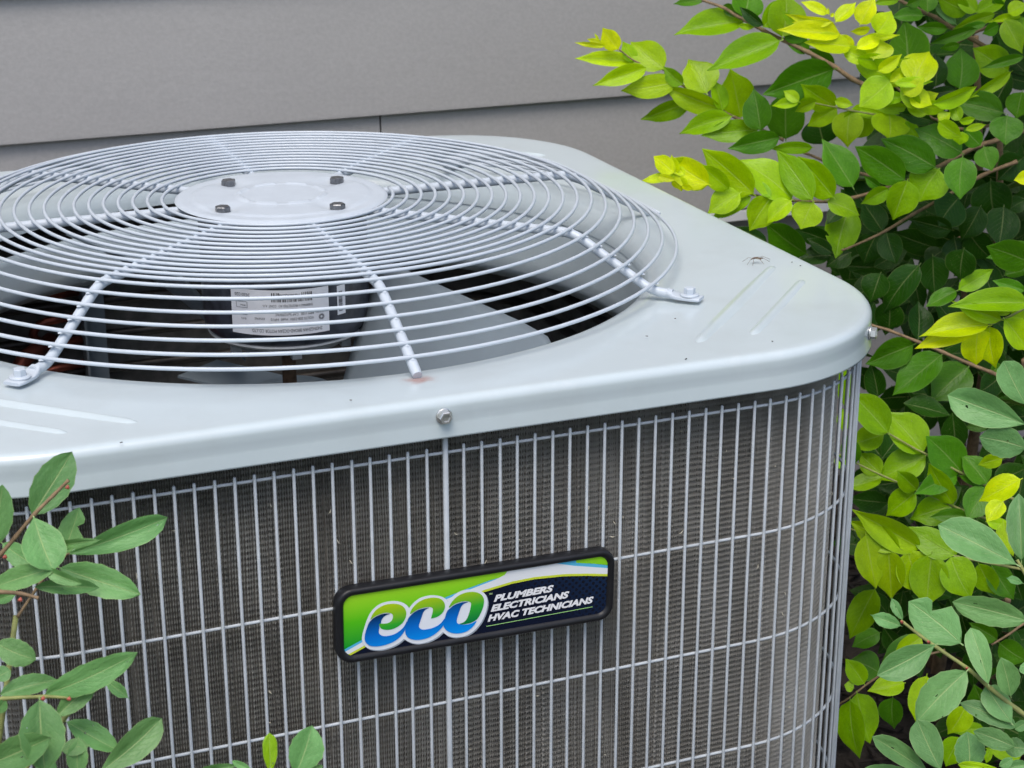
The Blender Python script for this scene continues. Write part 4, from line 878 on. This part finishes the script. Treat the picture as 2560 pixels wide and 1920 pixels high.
twig(left, line_(FO, FS, 1.02, [(340,160),(180,120),(-20,105),(-300,110)]), .0012, .0018, 'bark'); twig(left, line_(FO, FS, 1.02, [(610,1040),(380,1030),(0,1050),(-400,1100)]), .0011, .0017, 'greenstem')
twig(left, line_(FO, FS, 1.03, [(930,865),(740,1040),(560,1230),(300,1560),(100,1850)]), .0012, .0019, 'greenstem')
lvv(left, conv(HO, HS, [(1330,1010,1540,400,480,'S'),(980,1010,960,490,200,'K'),(-50,1000,450,915,150,'S'),(720,990,460,850,110,'S'),(1500,1010,1690,920,120,'S')]), 1.06, .006)
for tg in ((-90, 1480, 1.045), (30, 1975, 1.03), (-110, 1760, 1.02), (-85, 1480, 1.02), (40, 1540, 1.07), (720, 1960, 1.06), (560, 1990, 1.06)): ground_stem(left, tg, fl+np.array([.05, .03, 0]))
for px, py, dd in ((166, 1216, 1.04), (10, 1390, 1.04), (48, 1497, 1.015), (105, 1744, 1.015), (170, 1745, 1.015), (262, 1693, 1.025), (157, 1388, 1.065)):
    c = at(px, py, dd); mb = MB(); mb.tube([c, c+np.array([.0012, -.001, -.0012])], [.0015, .0007], 6); mb.build('bud', M['bud'], left)

# ------------------------------------------------------------------ mulch, debris, insect
def mulch():
    m = plain('bark_mulch', (.032, .025, .021), .85, 0, .3, .6, 18, .3, 120)
    mb = MB(); r_ = random.Random(3)
    for i in range(5200):
        x, y = r_.uniform(.1, 1.7), r_.uniform(-.9, .85)
        if abs(x) < .47 and abs(y) < .47: continue
        L = r_.uniform(.012, .05); Mx = Matrix.Translation((x, y, GROUND+r_.uniform(.002, .022))) @ Matrix.Rotation(r_.uniform(0, 6.3), 4, 'Z') @ Matrix.Rotation(r_.uniform(-.5, .5), 4, 'Y') @ Matrix.Rotation(r_.uniform(-.6, .6), 4, 'X')
        mb.box((0, 0, 0), (L, r_.uniform(.003, .009), r_.uniform(.0015, .004)), Mx)
    tag(mb.build('mulch', m, None, False), 'dark shredded bark mulch on the bed', 'mulch', kind='stuff')
mulch()
def debris():
    m = plain('dry_specks', (.06, .05, .04), .8, 0, .3, .4, 90); mb = MB()
    for px, py, L in ((1980, 655, .003), (2001, 664, .002), (1931, 853, .0022), (1715, 897, .004), (1617, 840, .003), (877, 1000, .0025), (303, 1106, .0028), (1688, 796, .002)):
        v = on_z(px, py, ZE+.0004); a = random.uniform(0, PI); mb.box((0, 0, 0), (L*.6, .0006, .0004), Matrix.Translation(v) @ Matrix.Rotation(a, 4, 'Z'))
    tag(mb.build('debris', m, None, False), 'tiny dark specks scattered on the grey top panel', 'debris', kind='stuff')
debris()
def lint():
    m = plain('dry_lint', (.62, .58, .46), .9, 0, .2, .2, 90); mb = MB(); r_ = random.Random(5)
    for i in range(60):
        s = r_.uniform(-.33, .42); z = r_.uniform(-.34, -.05); x, y, nx, ny = rs(s, AF+.0006, RF+.0006); L = r_.uniform(.0015, .005); a = r_.uniform(0, PI); t_ = math.cos(a)*L; dz = math.sin(a)*L
        P = [(x, y, z), (x-ny*t_*.5+nx*.0006, y+nx*t_*.5+ny*.0006, z+dz*.3), (x-ny*t_, y+nx*t_, z+dz)]
        mb.tube(P, [.0002, .00045, .0002], 4)
    o = mb.build('lint', m, AC); tag(o, 'pale lint and grass fibres caught on the fins', kind='stuff')
lint()
def insect():
    m = plain('insect_brown', (.16, .11, .07), .6, 0, .3, .3, 300); c = on_z(1886, 651, ZE+.002); mb = MB()
    b_ = lambda dx, dy, dz=0: (c[0]+dx, c[1]+dy, c[2]+dz)
    mb.tube([b_(-.003, 0, .001), b_(-.001, .001, .0016), b_(.001, .0016, .0016), b_(.006, .004, .0012)], [.0003, .0006, .0007, .0002], 6)
    for e in ((-.010, -.006), (-.007, -.010), (.012, -.004), (.016, .002), (-.009, .004), (.004, -.009)):
        mb.tube([b_(0, .001, .0012), b_(e[0]*.5, e[1]*.5, .0024), b_(e[0], e[1], -.0012)], .00016, 5)
    for e in ((.004, -.004), (.007, -.002)): mb.tube([b_(.0, .0012, .0018), b_(e[0], e[1], .0016)], [.0002, .0005], 5)
    tag(mb.build('insect', m), 'tiny brown dead insect with spread legs on the grey panel', 'insect')
insect()
bpy.context.view_layer.update()
